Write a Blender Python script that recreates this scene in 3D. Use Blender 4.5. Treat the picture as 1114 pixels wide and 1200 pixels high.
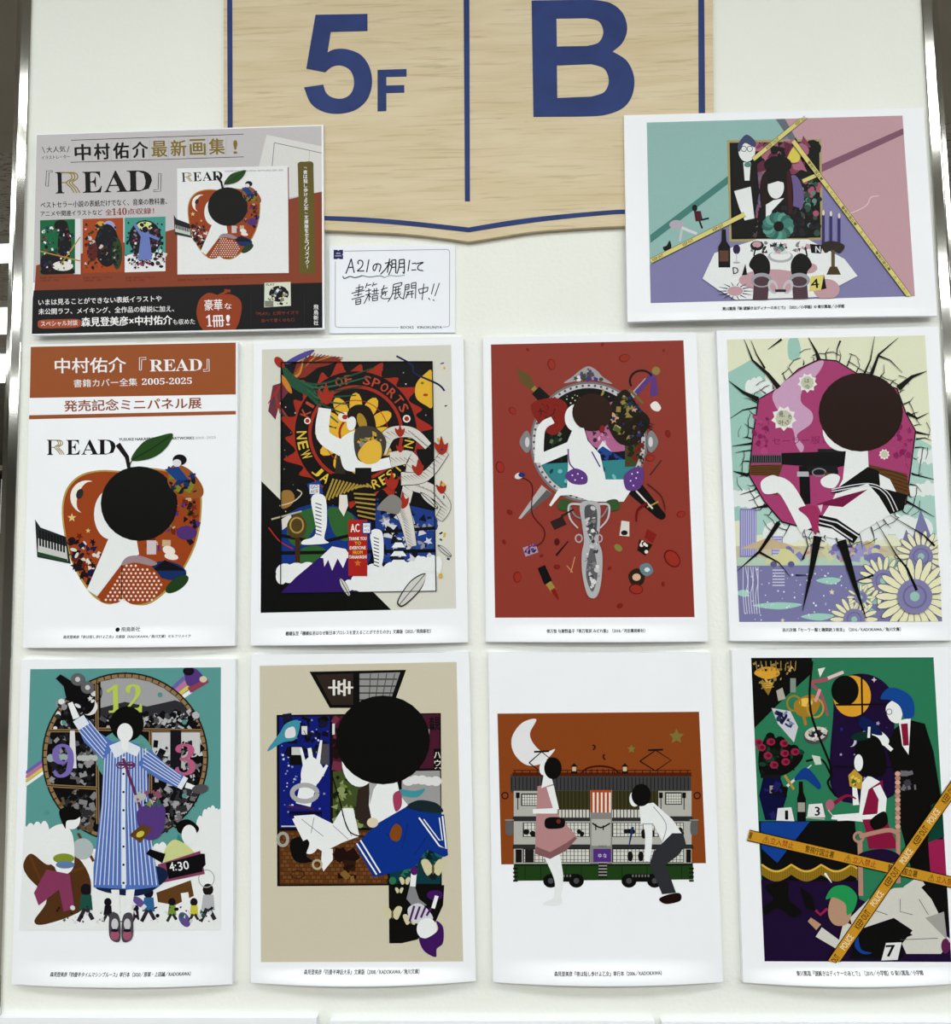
import bpy, bmesh, math, random
from mathutils import Vector, Matrix
from mathutils.geometry import tessellate_polygon

for o in list(bpy.data.objects):
    bpy.data.objects.remove(o)
S = bpy.context.scene
COL = S.collection

# ------------------------------------------------------------------ camera
PX = 0.7415e-3                       # metres on the panel per photograph pixel (A4 boards measured)
CAM = Vector((0.0, -0.7415, 1.5))
FOC = 900.0
PITCH, YAW, ROLL = math.radians(4.32969), math.radians(-1.69811), math.radians(-0.82858)
_cp, _sp, _cy, _sy = math.cos(PITCH), math.sin(PITCH), math.cos(YAW), math.sin(YAW)
_F = Vector((_sy*_cp, _cy*_cp, _sp))
_r = Vector((_cy, -_sy, 0)); _u = _r.cross(_F)
_R = _r*math.cos(ROLL) + _u*math.sin(ROLL)
_U = -_r*math.sin(ROLL) + _u*math.cos(ROLL)
cd = bpy.data.cameras.new('camera'); cam = bpy.data.objects.new('camera', cd); COL.objects.link(cam)
cd.sensor_fit = 'VERTICAL'; cd.sensor_height = 24; cd.lens = 24*FOC/1200; cd.clip_start = 0.01
m = Matrix.Identity(4)
for i in range(3):
    m[i][0] = _R[i]; m[i][1] = _U[i]; m[i][2] = -_F[i]; m[i][3] = CAM[i]
cam.matrix_world = m
S.camera = cam

# ------------------------------------------------------------------ world, exposure
w = bpy.data.worlds.new('world'); S.world = w; w.use_nodes = True
w.node_tree.nodes['Background'].inputs[0].default_value = (0.9, 0.95, 1, 1)
w.node_tree.nodes['Background'].inputs[1].default_value = 0.3
S.view_settings.view_transform = 'Standard'; S.view_settings.look = 'None'
S.view_settings.exposure = 0.0; S.view_settings.gamma = 1.0; S.view_settings.use_curve_mapping = False
LAMP_POWER = 11.5                    # watts per ceiling lamp
CEIL = 2.72

# ------------------------------------------------------------------ helpers
def at(px, py, y=0.0):
    """point where the ray through photograph pixel (px,py) meets the plane y"""
    d = _R*((px-557)/FOC) - _U*((py-600)/FOC) + _F
    return CAM + d*((y-CAM.y)/d.y)

def lin(h):
    h = h.lstrip('#'); out = []
    for i in (0, 2, 4):
        c = int(h[i:i+2], 16)/255
        out.append(c/12.92 if c <= 0.04045 else ((c+0.055)/1.055)**2.4)
    return out
INKK = 0.98
def ink(h):
    if not h.startswith('#'):            # eyed colours sit a little above the measured ones
        v = [int(h[i:i+2], 16)/255 for i in (0, 2, 4)]
        v = [max(0.0, x-0.055*max(0.0, min(1.0, (0.9-x)/0.25))) for x in v]
        h = '#'+''.join('%02x' % round(x*255) for x in v)
    return tuple(min(0.9, max(0.002, c*INKK-0.002)) for c in lin(h)) + (1.0,)

def mat(name, color, rough=0.5, metal=0.0, spec=0.5, bump=None, vary=None, emit=None):
    mt = bpy.data.materials.new(name); mt.use_nodes = True
    nt = mt.node_tree; b = nt.nodes['Principled BSDF']
    b.inputs['Base Color'].default_value = tuple(color[:3])+(1,)
    b.inputs['Roughness'].default_value = rough; b.inputs['Metallic'].default_value = metal
    b.inputs['Specular IOR Level'].default_value = spec
    tc = nt.nodes.new('ShaderNodeTexCoord')
    def noise(sc, detail, stretch):
        mp = nt.nodes.new('ShaderNodeMapping'); mp.inputs['Scale'].default_value = stretch
        nt.links.new(tc.outputs['Object'], mp.inputs[0])
        n = nt.nodes.new('ShaderNodeTexNoise'); n.inputs['Scale'].default_value = sc; n.inputs['Detail'].default_value = detail
        nt.links.new(mp.outputs[0], n.inputs['Vector']); return n
    if vary:
        sc, stretch, c2, lo, hi = vary
        n = noise(sc, 5, stretch); r = nt.nodes.new('ShaderNodeMapRange')
        r.inputs[1].default_value = lo; r.inputs[2].default_value = hi
        nt.links.new(n.outputs[0], r.inputs[0])
        mx = nt.nodes.new('ShaderNodeMix'); mx.data_type = 'RGBA'
        mx.inputs[6].default_value = tuple(color[:3])+(1,); mx.inputs[7].default_value = tuple(c2[:3])+(1,)
        nt.links.new(r.outputs[0], mx.inputs[0]); nt.links.new(mx.outputs[2], b.inputs['Base Color'])
    if bump:
        sc, stretch, st, dist = bump
        n = noise(sc, 3, stretch); bp = nt.nodes.new('ShaderNodeBump')
        bp.inputs['Strength'].default_value = st; bp.inputs['Distance'].default_value = dist
        nt.links.new(n.outputs[0], bp.inputs['Height']); nt.links.new(bp.outputs[0], b.inputs['Normal'])
    if emit:
        b.inputs['Emission Color'].default_value = tuple(emit[0])+(1,); b.inputs['Emission Strength'].default_value = emit[1]
    return mt

def print_mat(name='printed_ink', rough=0.42):
    mt = bpy.data.materials.new(name); mt.use_nodes = True
    nt = mt.node_tree; b = nt.nodes['Principled BSDF']
    a = nt.nodes.new('ShaderNodeAttribute'); a.attribute_name = 'ink'
    tc = nt.nodes.new('ShaderNodeTexCoord')
    n = nt.nodes.new('ShaderNodeTexNoise'); n.inputs['Scale'].default_value = 900; n.inputs['Detail'].default_value = 2
    nt.links.new(tc.outputs['Object'], n.inputs['Vector'])
    r = nt.nodes.new('ShaderNodeMapRange'); r.inputs[3].default_value = 0.93; r.inputs[4].default_value = 1.07
    nt.links.new(n.outputs[0], r.inputs[0])
    v = nt.nodes.new('ShaderNodeVectorMath'); v.operation = 'SCALE'
    nt.links.new(a.outputs['Color'], v.inputs[0]); nt.links.new(r.outputs[0], v.inputs['Scale'])
    nt.links.new(v.outputs[0], b.inputs['Base Color'])
    b.inputs['Roughness'].default_value = rough; b.inputs['Specular IOR Level'].default_value = 0.1
    return mt

M_INK = print_mat()
M_BOARD = mat('white_board', (0.85, 0.87, 0.94), 0.45, bump=(400, (1, 1, 1), 0.05, 0.0002), vary=(8, (1, 1, 1), (0.83, 0.85, 0.92), 0.4, 0.7))
M_CARD = mat('white_card', (0.83, 0.86, 0.95), 0.5, vary=(10, (1, 1, 1), (0.80, 0.83, 0.93), 0.4, 0.7))
M_WALL = mat('painted_panel', (0.825, 0.845, 0.81), 0.55, bump=(260, (1, 1, 1), 0.35, 0.0012), vary=(5, (1, 1, 1), (0.78, 0.80, 0.77), 0.35, 0.75))
M_STEEL = mat('brushed_steel', (0.66, 0.66, 0.63), 0.085, 1.0, bump=(60, (25, 25, 0.6), 0.04, 0.0003))
M_STEEL_DARK = mat('dark_steel', (0.45, 0.45, 0.42), 0.3, 1.0, bump=(60, (25, 25, 0.6), 0.06, 0.0004))
M_BLUE = mat('blue_vinyl', ink('#2c3c70'), 0.5, spec=0.12, vary=(30, (1, 1, 1), ink('#30417a'), 0.4, 0.6))

def mesh_obj(name, verts, faces, material, parent=None, smooth=False):
    me = bpy.data.meshes.new(name); me.from_pydata([tuple(v) for v in verts], [], faces); me.update()
    if material: me.materials.append(material)
    if smooth: me.polygons.foreach_set('use_smooth', [True]*len(me.polygons))
    o = bpy.data.objects.new(name, me); COL.objects.link(o)
    if parent: o.parent = parent
    return o

def empty(name, loc, label, cat, group=None):
    o = bpy.data.objects.new(name, None); COL.objects.link(o); o.location = loc
    o.empty_display_size = 0.02
    o['label'] = label; o['category'] = cat
    if group: o['group'] = group
    return o

def boxes(name, lst, material, parent=None, bevel=0.0, origin=None):
    bm = bmesh.new(); og = Vector(origin) if origin else Vector((0, 0, 0))
    for (x0, x1, y0, y1, z0, z1) in lst:
        r = bmesh.ops.create_cube(bm, size=1)
        for v in r['verts']:
            v.co = Vector(((x0+x1)/2+v.co.x*(x1-x0), (y0+y1)/2+v.co.y*(y1-y0), (z0+z1)/2+v.co.z*(z1-z0)))-og
    if bevel:
        bmesh.ops.bevel(bm, geom=bm.edges[:], offset=bevel, segments=2, affect='EDGES')
    me = bpy.data.meshes.new(name); bm.to_mesh(me); bm.free(); me.materials.append(material)
    o = bpy.data.objects.new(name, me); COL.objects.link(o)
    if origin: o.location = og
    if parent: o.parent = parent
    return o

# ---- lettering ----------------------------------------------------
_tc = {}
def glyphs(s, bold=0.0, spacing=1.0):
    key = (s, bold, spacing)
    if key in _tc: return _tc[key]
    c = bpy.data.curves.new('t', 'FONT'); c.body = s; c.offset = bold; c.resolution_u = 2; c.space_character = spacing
    o = bpy.data.objects.new('t', c); COL.objects.link(o)
    dg = bpy.context.evaluated_depsgraph_get(); me = o.evaluated_get(dg).to_mesh()
    vs = [(v.co.x, v.co.y) for v in me.vertices]; fs = [tuple(p.vertices) for p in me.polygons]
    o.to_mesh_clear() if False else None
    bpy.data.objects.remove(o); bpy.data.curves.remove(c)
    xs = [v[0] for v in vs] or [0, 1]; ys = [v[1] for v in vs] or [0, 1]
    x0, x1, y0, y1 = min(xs), max(xs), min(ys), max(ys)
    vs = [((x-x0)/max(1e-6, x1-x0), (y-y0)/max(1e-6, y1-y0)) for x, y in vs]
    _tc[key] = (vs, fs); return _tc[key]

def serif(s):
    out = ''
    for ch in s:
        if 'A' <= ch <= 'Z': out += chr(0x1D400+ord(ch)-65)
        elif 'a' <= ch <= 'z': out += chr(0x1D41A+ord(ch)-97)
        elif '0' <= ch <= '9': out += chr(0x1D7CE+ord(ch)-48)
        else: out += ch
    return out

def clip_poly(pts, quad):
    # Sutherland-Hodgman against a convex quad (either winding)
    a = sum(quad[i][0]*quad[(i+1) % len(quad)][1]-quad[(i+1) % len(quad)][0]*quad[i][1] for i in range(len(quad)))
    sg = 1 if a > 0 else -1
    out = list(pts)
    for i in range(len(quad)):
        p, q = quad[i], quad[(i+1) % len(quad)]
        f = lambda r: sg*((q[0]-p[0])*(r[1]-p[1])-(q[1]-p[1])*(r[0]-p[0]))
        inp, out = out, []
        for k in range(len(inp)):
            s, e = inp[k-1], inp[k]; fs_, fe = f(s), f(e)
            if (fs_ >= 0) != (fe >= 0):
                t = fs_/(fs_-fe); out.append((s[0]+t*(e[0]-s[0]), s[1]+t*(e[1]-s[1])))
            if fe >= 0: out.append(e)
        if not out: return []
    return out

def spline(pts, n=6, closed=True):
    N = len(pts); out = []
    rng = range(N) if closed else range(N-1)
    for i in rng:
        g = (lambda k: pts[k % N]) if closed else (lambda k: pts[max(0, min(N-1, k))])
        p0, p1, p2, p3 = g(i-1), g(i), g(i+1), g(i+2)
        for j in range(n):
            t = j/n
            out.append(tuple(0.5*((2*p1[d])+(-p0[d]+p2[d])*t+(2*p0[d]-5*p1[d]+4*p2[d]-p3[d])*t*t+(-p0[d]+3*p1[d]-3*p2[d]+p3[d])*t**3) for d in (0, 1)))
    if not closed: out.append(tuple(pts[-1]))
    return out

def inside(pt, poly):
    x, y = pt; c = False; j = len(poly)-1
    for i in range(len(poly)):
        xi, yi = poly[i]; xj, yj = poly[j]
        if (yi > y) != (yj > y) and x < (xj-xi)*(y-yi)/(yj-yi)+xi: c = not c
        j = i
    return c

LAYER = 2.0e-5
class Print:
    """flat printed matter on one surface: coloured shapes stacked in hair-thin ink layers"""
    def __init__(self, root, depth, crop=(0, 0, 1), bow=None):
        self.root = root; self.depth = depth; self.crop = crop; self.bow = bow
        self.shapes = []; self.groups = {}; self.clip = None; self.cur = None; self.base = 4
    def part(self, name, parent=None, label=None):
        self.cur = (name, len(self.groups)); self.groups[self.cur] = dict(name=name, parent=parent, label=label, v=[], f=[], c=[])
        return self.cur
    def T(self, p):
        ox, oy, s = self.crop; return (ox+p[0]/s, oy+p[1]/s)
    def _layer(self, pts):
        x0 = min(p[0] for p in pts); x1 = max(p[0] for p in pts); y0 = min(p[1] for p in pts); y1 = max(p[1] for p in pts)
        L = self.base
        for (a, b, c, d, l) in self.shapes:
            if l >= L and x0 < b and a < x1 and y0 < d and c < y1: L = l+1
        self.shapes.append((x0, x1, y0, y1, L)); return L
    def _emit(self, pts, faces, col, layer):
        g = self.groups[self.cur]; n = len(g['v']); y = self.depth-layer*LAYER
        for p in pts:
            q = at(p[0], p[1], self.depth); b = self.bow(p) if self.bow else 0.0
            g['v'].append((q.x, y-b, q.z))
        for f in faces:
            # wind every face towards the viewer
            a, b_, c_ = pts[f[0]], pts[f[1]], pts[f[2]]
            ar = sum(pts[f[i]][0]*pts[f[(i+1) % len(f)]][1]-pts[f[(i+1) % len(f)]][0]*pts[f[i]][1] for i in range(len(f)))
            ff = tuple(n+i for i in f)
            g['f'].append(ff if ar < 0 else ff[::-1]); g['c'].append(col)
    def poly(self, pts, c, clip=None, holes=None, raw=False):
        pts = list(pts) if raw else [self.T(p) for p in pts]
        if clip: pts = clip_poly(pts, [self.T(p) for p in clip])
        if self.clip: pts = clip_poly(pts, self.clip)
        if len(pts) < 3: return
        L = self._layer(pts)
        loops = [pts]+[[self.T(p) for p in h] for h in (holes or [])]
        flat = [p for l in loops for p in l]
        if len(flat) == 3: tris = [(0, 1, 2)]
        elif len(pts) == 4 and not holes and self._convex(pts): tris = [(0, 1, 2, 3)]
        else: tris = tessellate_polygon([[Vector((p[0], p[1], 0)) for p in l] for l in loops])
        self._emit(flat, tris, ink(c), L)
    @staticmethod
    def _convex(p):
        s = [(p[(i+1) % 4][0]-p[i][0])*(p[(i+2) % 4][1]-p[(i+1) % 4][1])-(p[(i+1) % 4][1]-p[i][1])*(p[(i+2) % 4][0]-p[(i+1) % 4][0]) for i in range(4)]
        return all(v > 0 for v in s) or all(v < 0 for v in s)
    def rect(self, x0, y0, x1, y1, c, **k): self.poly([(x0, y0), (x1, y0), (x1, y1), (x0, y1)], c, **k)
    def blob(self, pts, c, n=5, **k): self.poly(spline(pts, n), c, **k)
    def ell(self, cx, cy, rx, ry, c, rot=0, n=28, a0=0, a1=360, **k):
        r = math.radians(rot); P = []
        full = a1-a0 >= 360
        for i in range(n if full else n+1):
            t = math.radians(a0+(a1-a0)*i/n); x, y = rx*math.cos(t), ry*math.sin(t)
            P.append((cx+x*math.cos(r)-y*math.sin(r), cy+x*math.sin(r)+y*math.cos(r)))
        self.poly(P, c, **k)
    def ring(self, cx, cy, rx, ry, w, c, n=40, a0=0, a1=360):
        self.line([(cx+rx*math.cos(math.radians(a0+(a1-a0)*i/n)), cy+ry*math.sin(math.radians(a0+(a1-a0)*i/n))) for i in range(n+1)], w, c)
    def line(self, pts, w, c, w1=None, smooth=False):
        if smooth: pts = spline(pts, 6, False)
        w1 = w if w1 is None else w1; n = len(pts); L, R = [], []
        for i in range(n):
            a = pts[max(0, i-1)]; b = pts[min(n-1, i+1)]; dx, dy = b[0]-a[0], b[1]-a[1]; l = math.hypot(dx, dy) or 1
            ww = (w+(w1-w)*i/(n-1))/2; nx, ny = -dy/l*ww, dx/l*ww
            L.append((pts[i][0]+nx, pts[i][1]+ny)); R.append((pts[i][0]-nx, pts[i][1]-ny))
        P = [self.T(p) for p in L]; Q = [self.T(p) for p in R]
        if self.clip and not all(inside(p, self.clip) for p in P+Q):
            lay = None
            for i in range(n-1):
                q = clip_poly([P[i], P[i+1], Q[i+1], Q[i]], self.clip)
                if len(q) > 2:
                    if lay is None: lay = self._layer(P+Q)
                    self._emit(q, [tuple(range(len(q)))], ink(c), lay)
            return
        lay = self._layer(P+Q)
        flat = []
        fs = []
        for i in range(n): flat += [P[i], Q[i]]
        for i in range(n-1): fs.append((2*i, 2*i+2, 2*i+3, 2*i+1))
        self._emit(flat, fs, ink(c), lay)
    def star(self, cx, cy, r, c, n=5, k=0.42, rot=-90):
        self.poly([(cx+(r if i % 2 == 0 else r*k)*math.cos(math.radians(rot+180*i/n)), cy+(r if i % 2 == 0 else r*k)*math.sin(math.radians(rot+180*i/n))) for i in range(2*n)], c)
    def moon(self, cx, cy, r, c, ang=0, k=0.55):
        P = [(math.cos(t)*r, math.sin(t)*r) for t in [math.pi*(0.5+i/14) for i in range(15)]]
        d = r*k
        R2 = (r*r+d*d)/(2*d) if d else r
        Q = []
        for i in range(1, 14):
            t = -1+2*i/14; Q.append((-(math.sqrt(max(0, 1-t*t)))*r*k, t*r))
        pts = P+Q; a = math.radians(ang)
        self.poly([(cx+x*math.cos(a)-y*math.sin(a), cy+x*math.sin(a)+y*math.cos(a)) for x, y in pts], c)
    def text(self, s, A, B, h, c, bold=0.0, spacing=1.0):
        vs, fs = glyphs(s, 0.0, spacing)
        A, B = self.T(A), self.T(B); h = h/self.crop[2]
        k = bold*h*0.8
        dx, dy = B[0]-A[0], B[1]-A[1]; l = math.hypot(dx, dy) or 1; px, py = dy/l*h, -dx/l*h
        pts = [(A[0]+dx*x+px*y, A[1]+dy*x+py*y) for x, y in vs]
        if not pts: return
        lay = self._layer(pts)
        for q, (sx, sy) in enumerate(((-1, 0), (1, 0), (0, -.6), (0, .6)) if bold else ((0, 0),)):
            self._emit([(x+sx*k, y+sy*k) for x, y in pts], fs, ink(c), lay+q*0.22)
    def glyph(self, ch, cx, cy, w, h, c, rot=0, bold=0.0):
        a = math.radians(rot); ux, uy = math.cos(a), math.sin(a); vx, vy = -math.sin(a), math.cos(a)
        A = (cx-ux*w/2+vx*h/2, cy-uy*w/2+vy*h/2); B = (cx+ux*w/2+vx*h/2, cy+uy*w/2+vy*h/2)
        self.text(ch, A, B, h, c, bold)
    def vtext(self, s, x0, y0, x1, y1, size, c, bold=0.0):
        n = len(s)
        for i, ch in enumerate(s):
            t = (i+0.5)/n; cx, cy = x0+(x1-x0)*t, y0+(y1-y0)*t
            if ch in '「『」』':
                self.text({'「': '﹁', '」': '﹂', '『': '﹃', '』': '﹄'}[ch], (cx-size*.3, cy+size*.2), (cx+size*.3, cy+size*.2), size*.3, c, bold)
            elif ch in 'ー！!': self.glyph('|' if ch == 'ー' else '!', cx, cy, size*.14, size*.75, c, 0, bold)
            elif ch in 'しけよ': self.glyph(ch, cx, cy, size*.72, size*.8, c, 0, bold)
            else: self.glyph(ch, cx, cy, size*.9, size*.9, c, 0, bold)
    def scatter(self, n, region, pal, r0, r1, seed, kinds='erts'):
        rnd = random.Random(seed); xs = [p[0] for p in region]; ys = [p[1] for p in region]; k = 0; tries = 0
        while k < n and tries < n*20:
            tries += 1
            x, y = rnd.uniform(min(xs), max(xs)), rnd.uniform(min(ys), max(ys))
            if not inside((x, y), region): continue
            k += 1; r = rnd.uniform(r0, r1); c = rnd.choice(pal); q = rnd.choice(kinds); a = rnd.uniform(0, 180)
            if q == 'e': self.ell(x, y, r, r*rnd.uniform(.4, 1), c, a, 10)
            elif q == 'o': self.ell(x, y, r, r, c, 0, 8)
            elif q == 's': self.star(x, y, r, c, 5, .45, a)
            elif q == 't': self.poly([(x+r*math.cos(math.radians(a+d)), y+r*math.sin(math.radians(a+d))) for d in (0, 120+rnd.uniform(-40, 40), 240)], c)
            elif q == 'l':
                ca, sa = math.cos(math.radians(a)), math.sin(math.radians(a))
                self.line([(x-r*ca, y-r*sa), (x+r*sa*.4, y-r*ca*.4), (x+r*ca, y+r*sa)], r*.28, c, r*.1)
            else:
                ca, sa = math.cos(math.radians(a)), math.sin(math.radians(a)); ww = r*rnd.uniform(.3, .9)
                self.poly([(x+u*r*ca-v*ww*sa, y+u*r*sa+v*ww*ca) for u, v in ((-1, -1), (1, -1), (1, 1), (-1, 1))], c)
    def cloud(self, cx, cy, w, h, c, seed=1):
        rnd = random.Random(seed)
        for i in range(5): self.ell(cx+(i-2)*w/5, cy-rnd.uniform(0, h*.3)*(1-abs(i-2)/2.5), w/6, h*rnd.uniform(.35, .5), c, n=14)
    def tape(self, A, B, w, words, c='d9b84a', ct='1c1a16', h=0.62, bold=0.02, edge='1c1a16'):
        dx, dy = B[0]-A[0], B[1]-A[1]; l = math.hypot(dx, dy); nx, ny = -dy/l, dx/l
        q = lambda t, v: (A[0]+dx*t+nx*v, A[1]+dy*t+ny*v)
        if edge: self.poly([q(0, -w*.56), q(1, -w*.56), q(1, w*.56), q(0, w*.56)], edge)
        self.poly([q(0, -w*.47), q(1, -w*.47), q(1, w*.47), q(0, w*.47)], c)
        for (s, t0, t1, cc) in words:
            self.text(s, q(t0, w*h/2), q(t1, w*h/2), w*h, cc or ct, bold)
    def finish(self):
        made = {}
        for key, g in self.groups.items():
            if not g['v']: continue
            par = made.get(g['parent'], self.root)
            off = self.root.location
            me = bpy.data.meshes.new(g['name'])
            me.from_pydata([(v[0]-off.x, v[1]-off.y, v[2]-off.z) for v in g['v']], [], g['f']); me.update()
            at_ = me.color_attributes.new('ink', 'FLOAT_COLOR', 'CORNER')
            flat = []
            for p, c in zip(me.polygons, g['c']): flat += list(c)*p.loop_total
            at_.data.foreach_set('color', flat)
            me.materials.append(M_INK)
            o = bpy.data.objects.new(g['name'], me); COL.objects.link(o); o.parent = par
            if g['label']: o['label'] = g['label']
            made[key] = o
        return made

GROUP = 'printed foam boards on the panel'
def board(name, corners, label, cat, depth=0.0, thick=0.0065, bow=0.0, v0=0.93, material=None, crop=(0, 0, 1), group=GROUP):
    """a foam board whose front face has the given corners (TL TR BR BL, photograph pixels); returns root and Print"""
    yf = -(depth+thick); TL, TR, BR, BL = corners
    base = (at(*BL, yf)+at(*BR, yf))/2
    root = empty(name, (base.x, -depth, base.z), label, cat, group)
    def bowf(u, v):
        t = max(0.0, min(1.0, (v-v0)/(1-v0)))
        return bow*(1-(2*u-1)**2)*t*t*(3-2*t)
    nx, nz = (24, 0) if bow else (1, 0)
    vs_list = [0]+[v0+(1-v0)*i/12 for i in range(13)] if bow else [0, 1]
    ang = []
    V, Fc = [], []
    C = [at(*c, yf) for c in (TL, TR, BR, BL)]
    for side in (0, 1):
        for v in vs_list:
            for i in range(nx+1):
                u = i/nx
                p = (C[0]*(1-u)+C[1]*u)*(1-v)+(C[3]*(1-u)+C[2]*u)*v
                b = bowf(u, v); y = (yf-b) if side == 0 else (-depth-b-(0.0003 if depth == 0 else 0))
                V.append((p.x-root.location.x, y-root.location.y, p.z-root.location.z))
    W = nx+1; Hn = len(vs_list); O = W*Hn
    for j in range(Hn-1):
        for i in range(nx):
            a, b, c, d = j*W+i, j*W+i+1, (j+1)*W+i+1, (j+1)*W+i
            Fc.append((a, d, c, b)); Fc.append((O+a, O+b, O+c, O+d))
    for i in range(nx):
        Fc.append((i, i+1, O+i+1, O+i)); k = (Hn-1)*W+i; Fc.append((k, O+k, O+k+1, k+1))
    for j in range(Hn-1):
        k = j*W; Fc.append((k, O+k, O+k+W, k+W)); k = j*W+nx; Fc.append((k, k+W, O+k+W, O+k))
    sh = mesh_obj('board_sheet', V, Fc, material or M_BOARD, root)
    top, bot = (TL[1]+TR[1])/2, (BL[1]+BR[1])/2
    def pb(p):
        v = (p[1]-top)/(bot-top)
        for _ in range(3):
            xl = TL[0]+(BL[0]-TL[0])*v; xr = TR[0]+(BR[0]-TR[0])*v; u = max(0, min(1, (p[0]-xl)/(xr-xl)))
            yt = TL[1]+(TR[1]-TL[1])*u; yb = BL[1]+(BR[1]-BL[1])*u; v = (p[1]-yt)/(yb-yt)
        return bowf(u, v)
    P = Print(root, yf, crop, pb if bow else None)
    return root, P

# ================================================================== STRUCTURE
def structure(o):
    o['kind'] = 'structure'; return o
XL, XR = at(26.3, 400).x, at(1102, 400).x       # inner edges of the steel trims on the panel
PAN_T, PAN_B = 2.30, 0.08
structure(boxes('wall_end_panel', [(XL-0.004, XR+0.004, 0, 0.03, PAN_B, PAN_T)], M_WALL))
def trim(name, x, sgn):
    # folded steel angle: flat face, rounded outer corner, side return and a recessed flange
    a, b = x, x+sgn*0.0125
    prof = [(a, 0.0), (a, -0.0022), (a+sgn*0.0006, -0.003), (b-sgn*0.003, -0.003)]
    for i in range(1, 7):
        t = math.pi/2*i/6; prof.append((b-sgn*0.003+sgn*0.003*math.sin(t), -0.003+0.003*(1-math.cos(t))))
    prof += [(b, 0.012), (b+sgn*0.0135, 0.0145), (b+sgn*0.016, 0.019), (b+sgn*0.016, 0.06), (b, 0.06)]
    V = [(p[0], p[1], PAN_B) for p in prof]+[(p[0], p[1], PAN_T) for p in prof]; n = len(prof)
    F_ = [(i, i+1, n+i+1, n+i) for i in range(n-1)]
    if sgn < 0: F_ = [f[::-1] for f in F_]
    F_ = [f for f in F_]
    o = mesh_obj(name, V, F_, M_STEEL, smooth=False)
    return structure(o)
trim('trim_1', XL, -1); trim('trim_2', XR, 1)

M_CEIL = mat('ceiling_board', (0.50, 0.48, 0.44), 0.9, bump=(30, (1, 3, 1), 0.8, 0.01), vary=(45, (1, 3.5, 1), (0.20, 0.19, 0.17), 0.56, 0.62))
M_SOFFIT = mat('soffit_paint', (0.42, 0.40, 0.35), 0.8, vary=(4, (1, 1, 1), (0.38, 0.36, 0.31), .4, .6))
M_FLOOR = mat('floor_vinyl', (0.23, 0.20, 0.17), 0.5, vary=(6, (1, 1, 1), (0.17, 0.15, 0.13), .4, .6))
M_ROOMWALL = mat('room_wall', (0.36, 0.34, 0.30), 0.7, vary=(2, (1, 1, 1), (0.30, 0.28, 0.25), .4, .6))
structure(boxes('floor', [(-6, 6, -7, 7, -0.1, 0)], M_FLOOR))
ceil = structure(boxes('ceiling', [(-6, 6, -7, 7, CEIL, CEIL+0.1)], M_CEIL))
structure(boxes('wall_back', [(-6, 6, 7, 7.1, 0, CEIL)], M_ROOMWALL))
structure(boxes('wall_front', [(-6, 6, -7.1, -7, 0, CEIL)], M_ROOMWALL))
structure(boxes('wall_left', [(-6.1, -6, -7, 7, 0, CEIL)], M_ROOMWALL))
structure(boxes('wall_right', [(6, 6.1, -7, 7, 0, CEIL)], M_ROOMWALL))
structure(boxes('ceiling_bulkhead', [(-6, 6, 0.12, 0.73, 2.36, CEIL)], M_SOFFIT))

# ================================================================== LAMPS (light the panel, mirrored in the steel)
M_DIFF = mat('lamp_diffuser', (0.9, 0.95, 0.9), 0.5, emit=((0.97, 1.0, 0.95), 2.6))
M_LAMPBODY = mat('lamp_body', (0.8, 0.8, 0.78), 0.5, vary=(9, (1, 1, 1), (0.7, 0.7, 0.68), .4, .6))
ROW_POWER = {-1.18: 0.62, -2.45: 1.35, -4.1: 1.5}
lamp_rows = [(-1.18, 0.42, 'lamp row nearest the panel'), (-2.45, 0.34, 'second lamp row from the panel'), (-4.1, 0.30, 'third lamp row from the panel'), (1.95, 0.15, 'lamp row just behind the panel'), (2.69, 0.36, 'lamp row further behind the panel'), (3.5, 0.6, 'farthest lamp row behind the panel')]
def make_lamp():
    r = empty('ceiling_lamp', (0, 0, CEIL), 'long white ceiling lamp', 'lamp', 'ceiling lamps')
    boxes('housing', [(-.62, .62, -.5, .5, -0.03, 0)], M_LAMPBODY, r)
    boxes('diffuser', [(-.6, .6, -.46, .46, -0.04, -0.0301)], M_DIFF, r)
    return r
proto = make_lamp(); first = True
sides = {-3.2: 'far left', -1.9: 'left', -0.6: 'centre left', 0.7: 'centre right', 2.0: 'right', 3.3: 'far right'}
for (y, wd, rowname) in lamp_rows:
    for x, nm in sides.items():
        if first: o = proto; kids = list(proto.children); first = False
        else:
            o = proto.copy(); COL.objects.link(o); kids = []
            for ch in proto.children:
                c = ch.copy(); COL.objects.link(c); c.parent = o
        o.location = (x, y, CEIL); o.scale = (1, wd, 1)
        o['label'] = 'long white ceiling lamp, %s in the %s' % (nm, rowname)
        ld = bpy.data.lights.new('lamp_light', 'AREA'); ld.shape = 'RECTANGLE'; ld.size = 1.2; ld.size_y = 0.92*wd
        ld.energy = LAMP_POWER*ROW_POWER.get(y, 0.35); ld.color = (0.97, 1.0, 0.96)
        lo = bpy.data.objects.new('lamp_light', ld); COL.objects.link(lo); lo.location = (x, y, CEIL-0.045)


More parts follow.
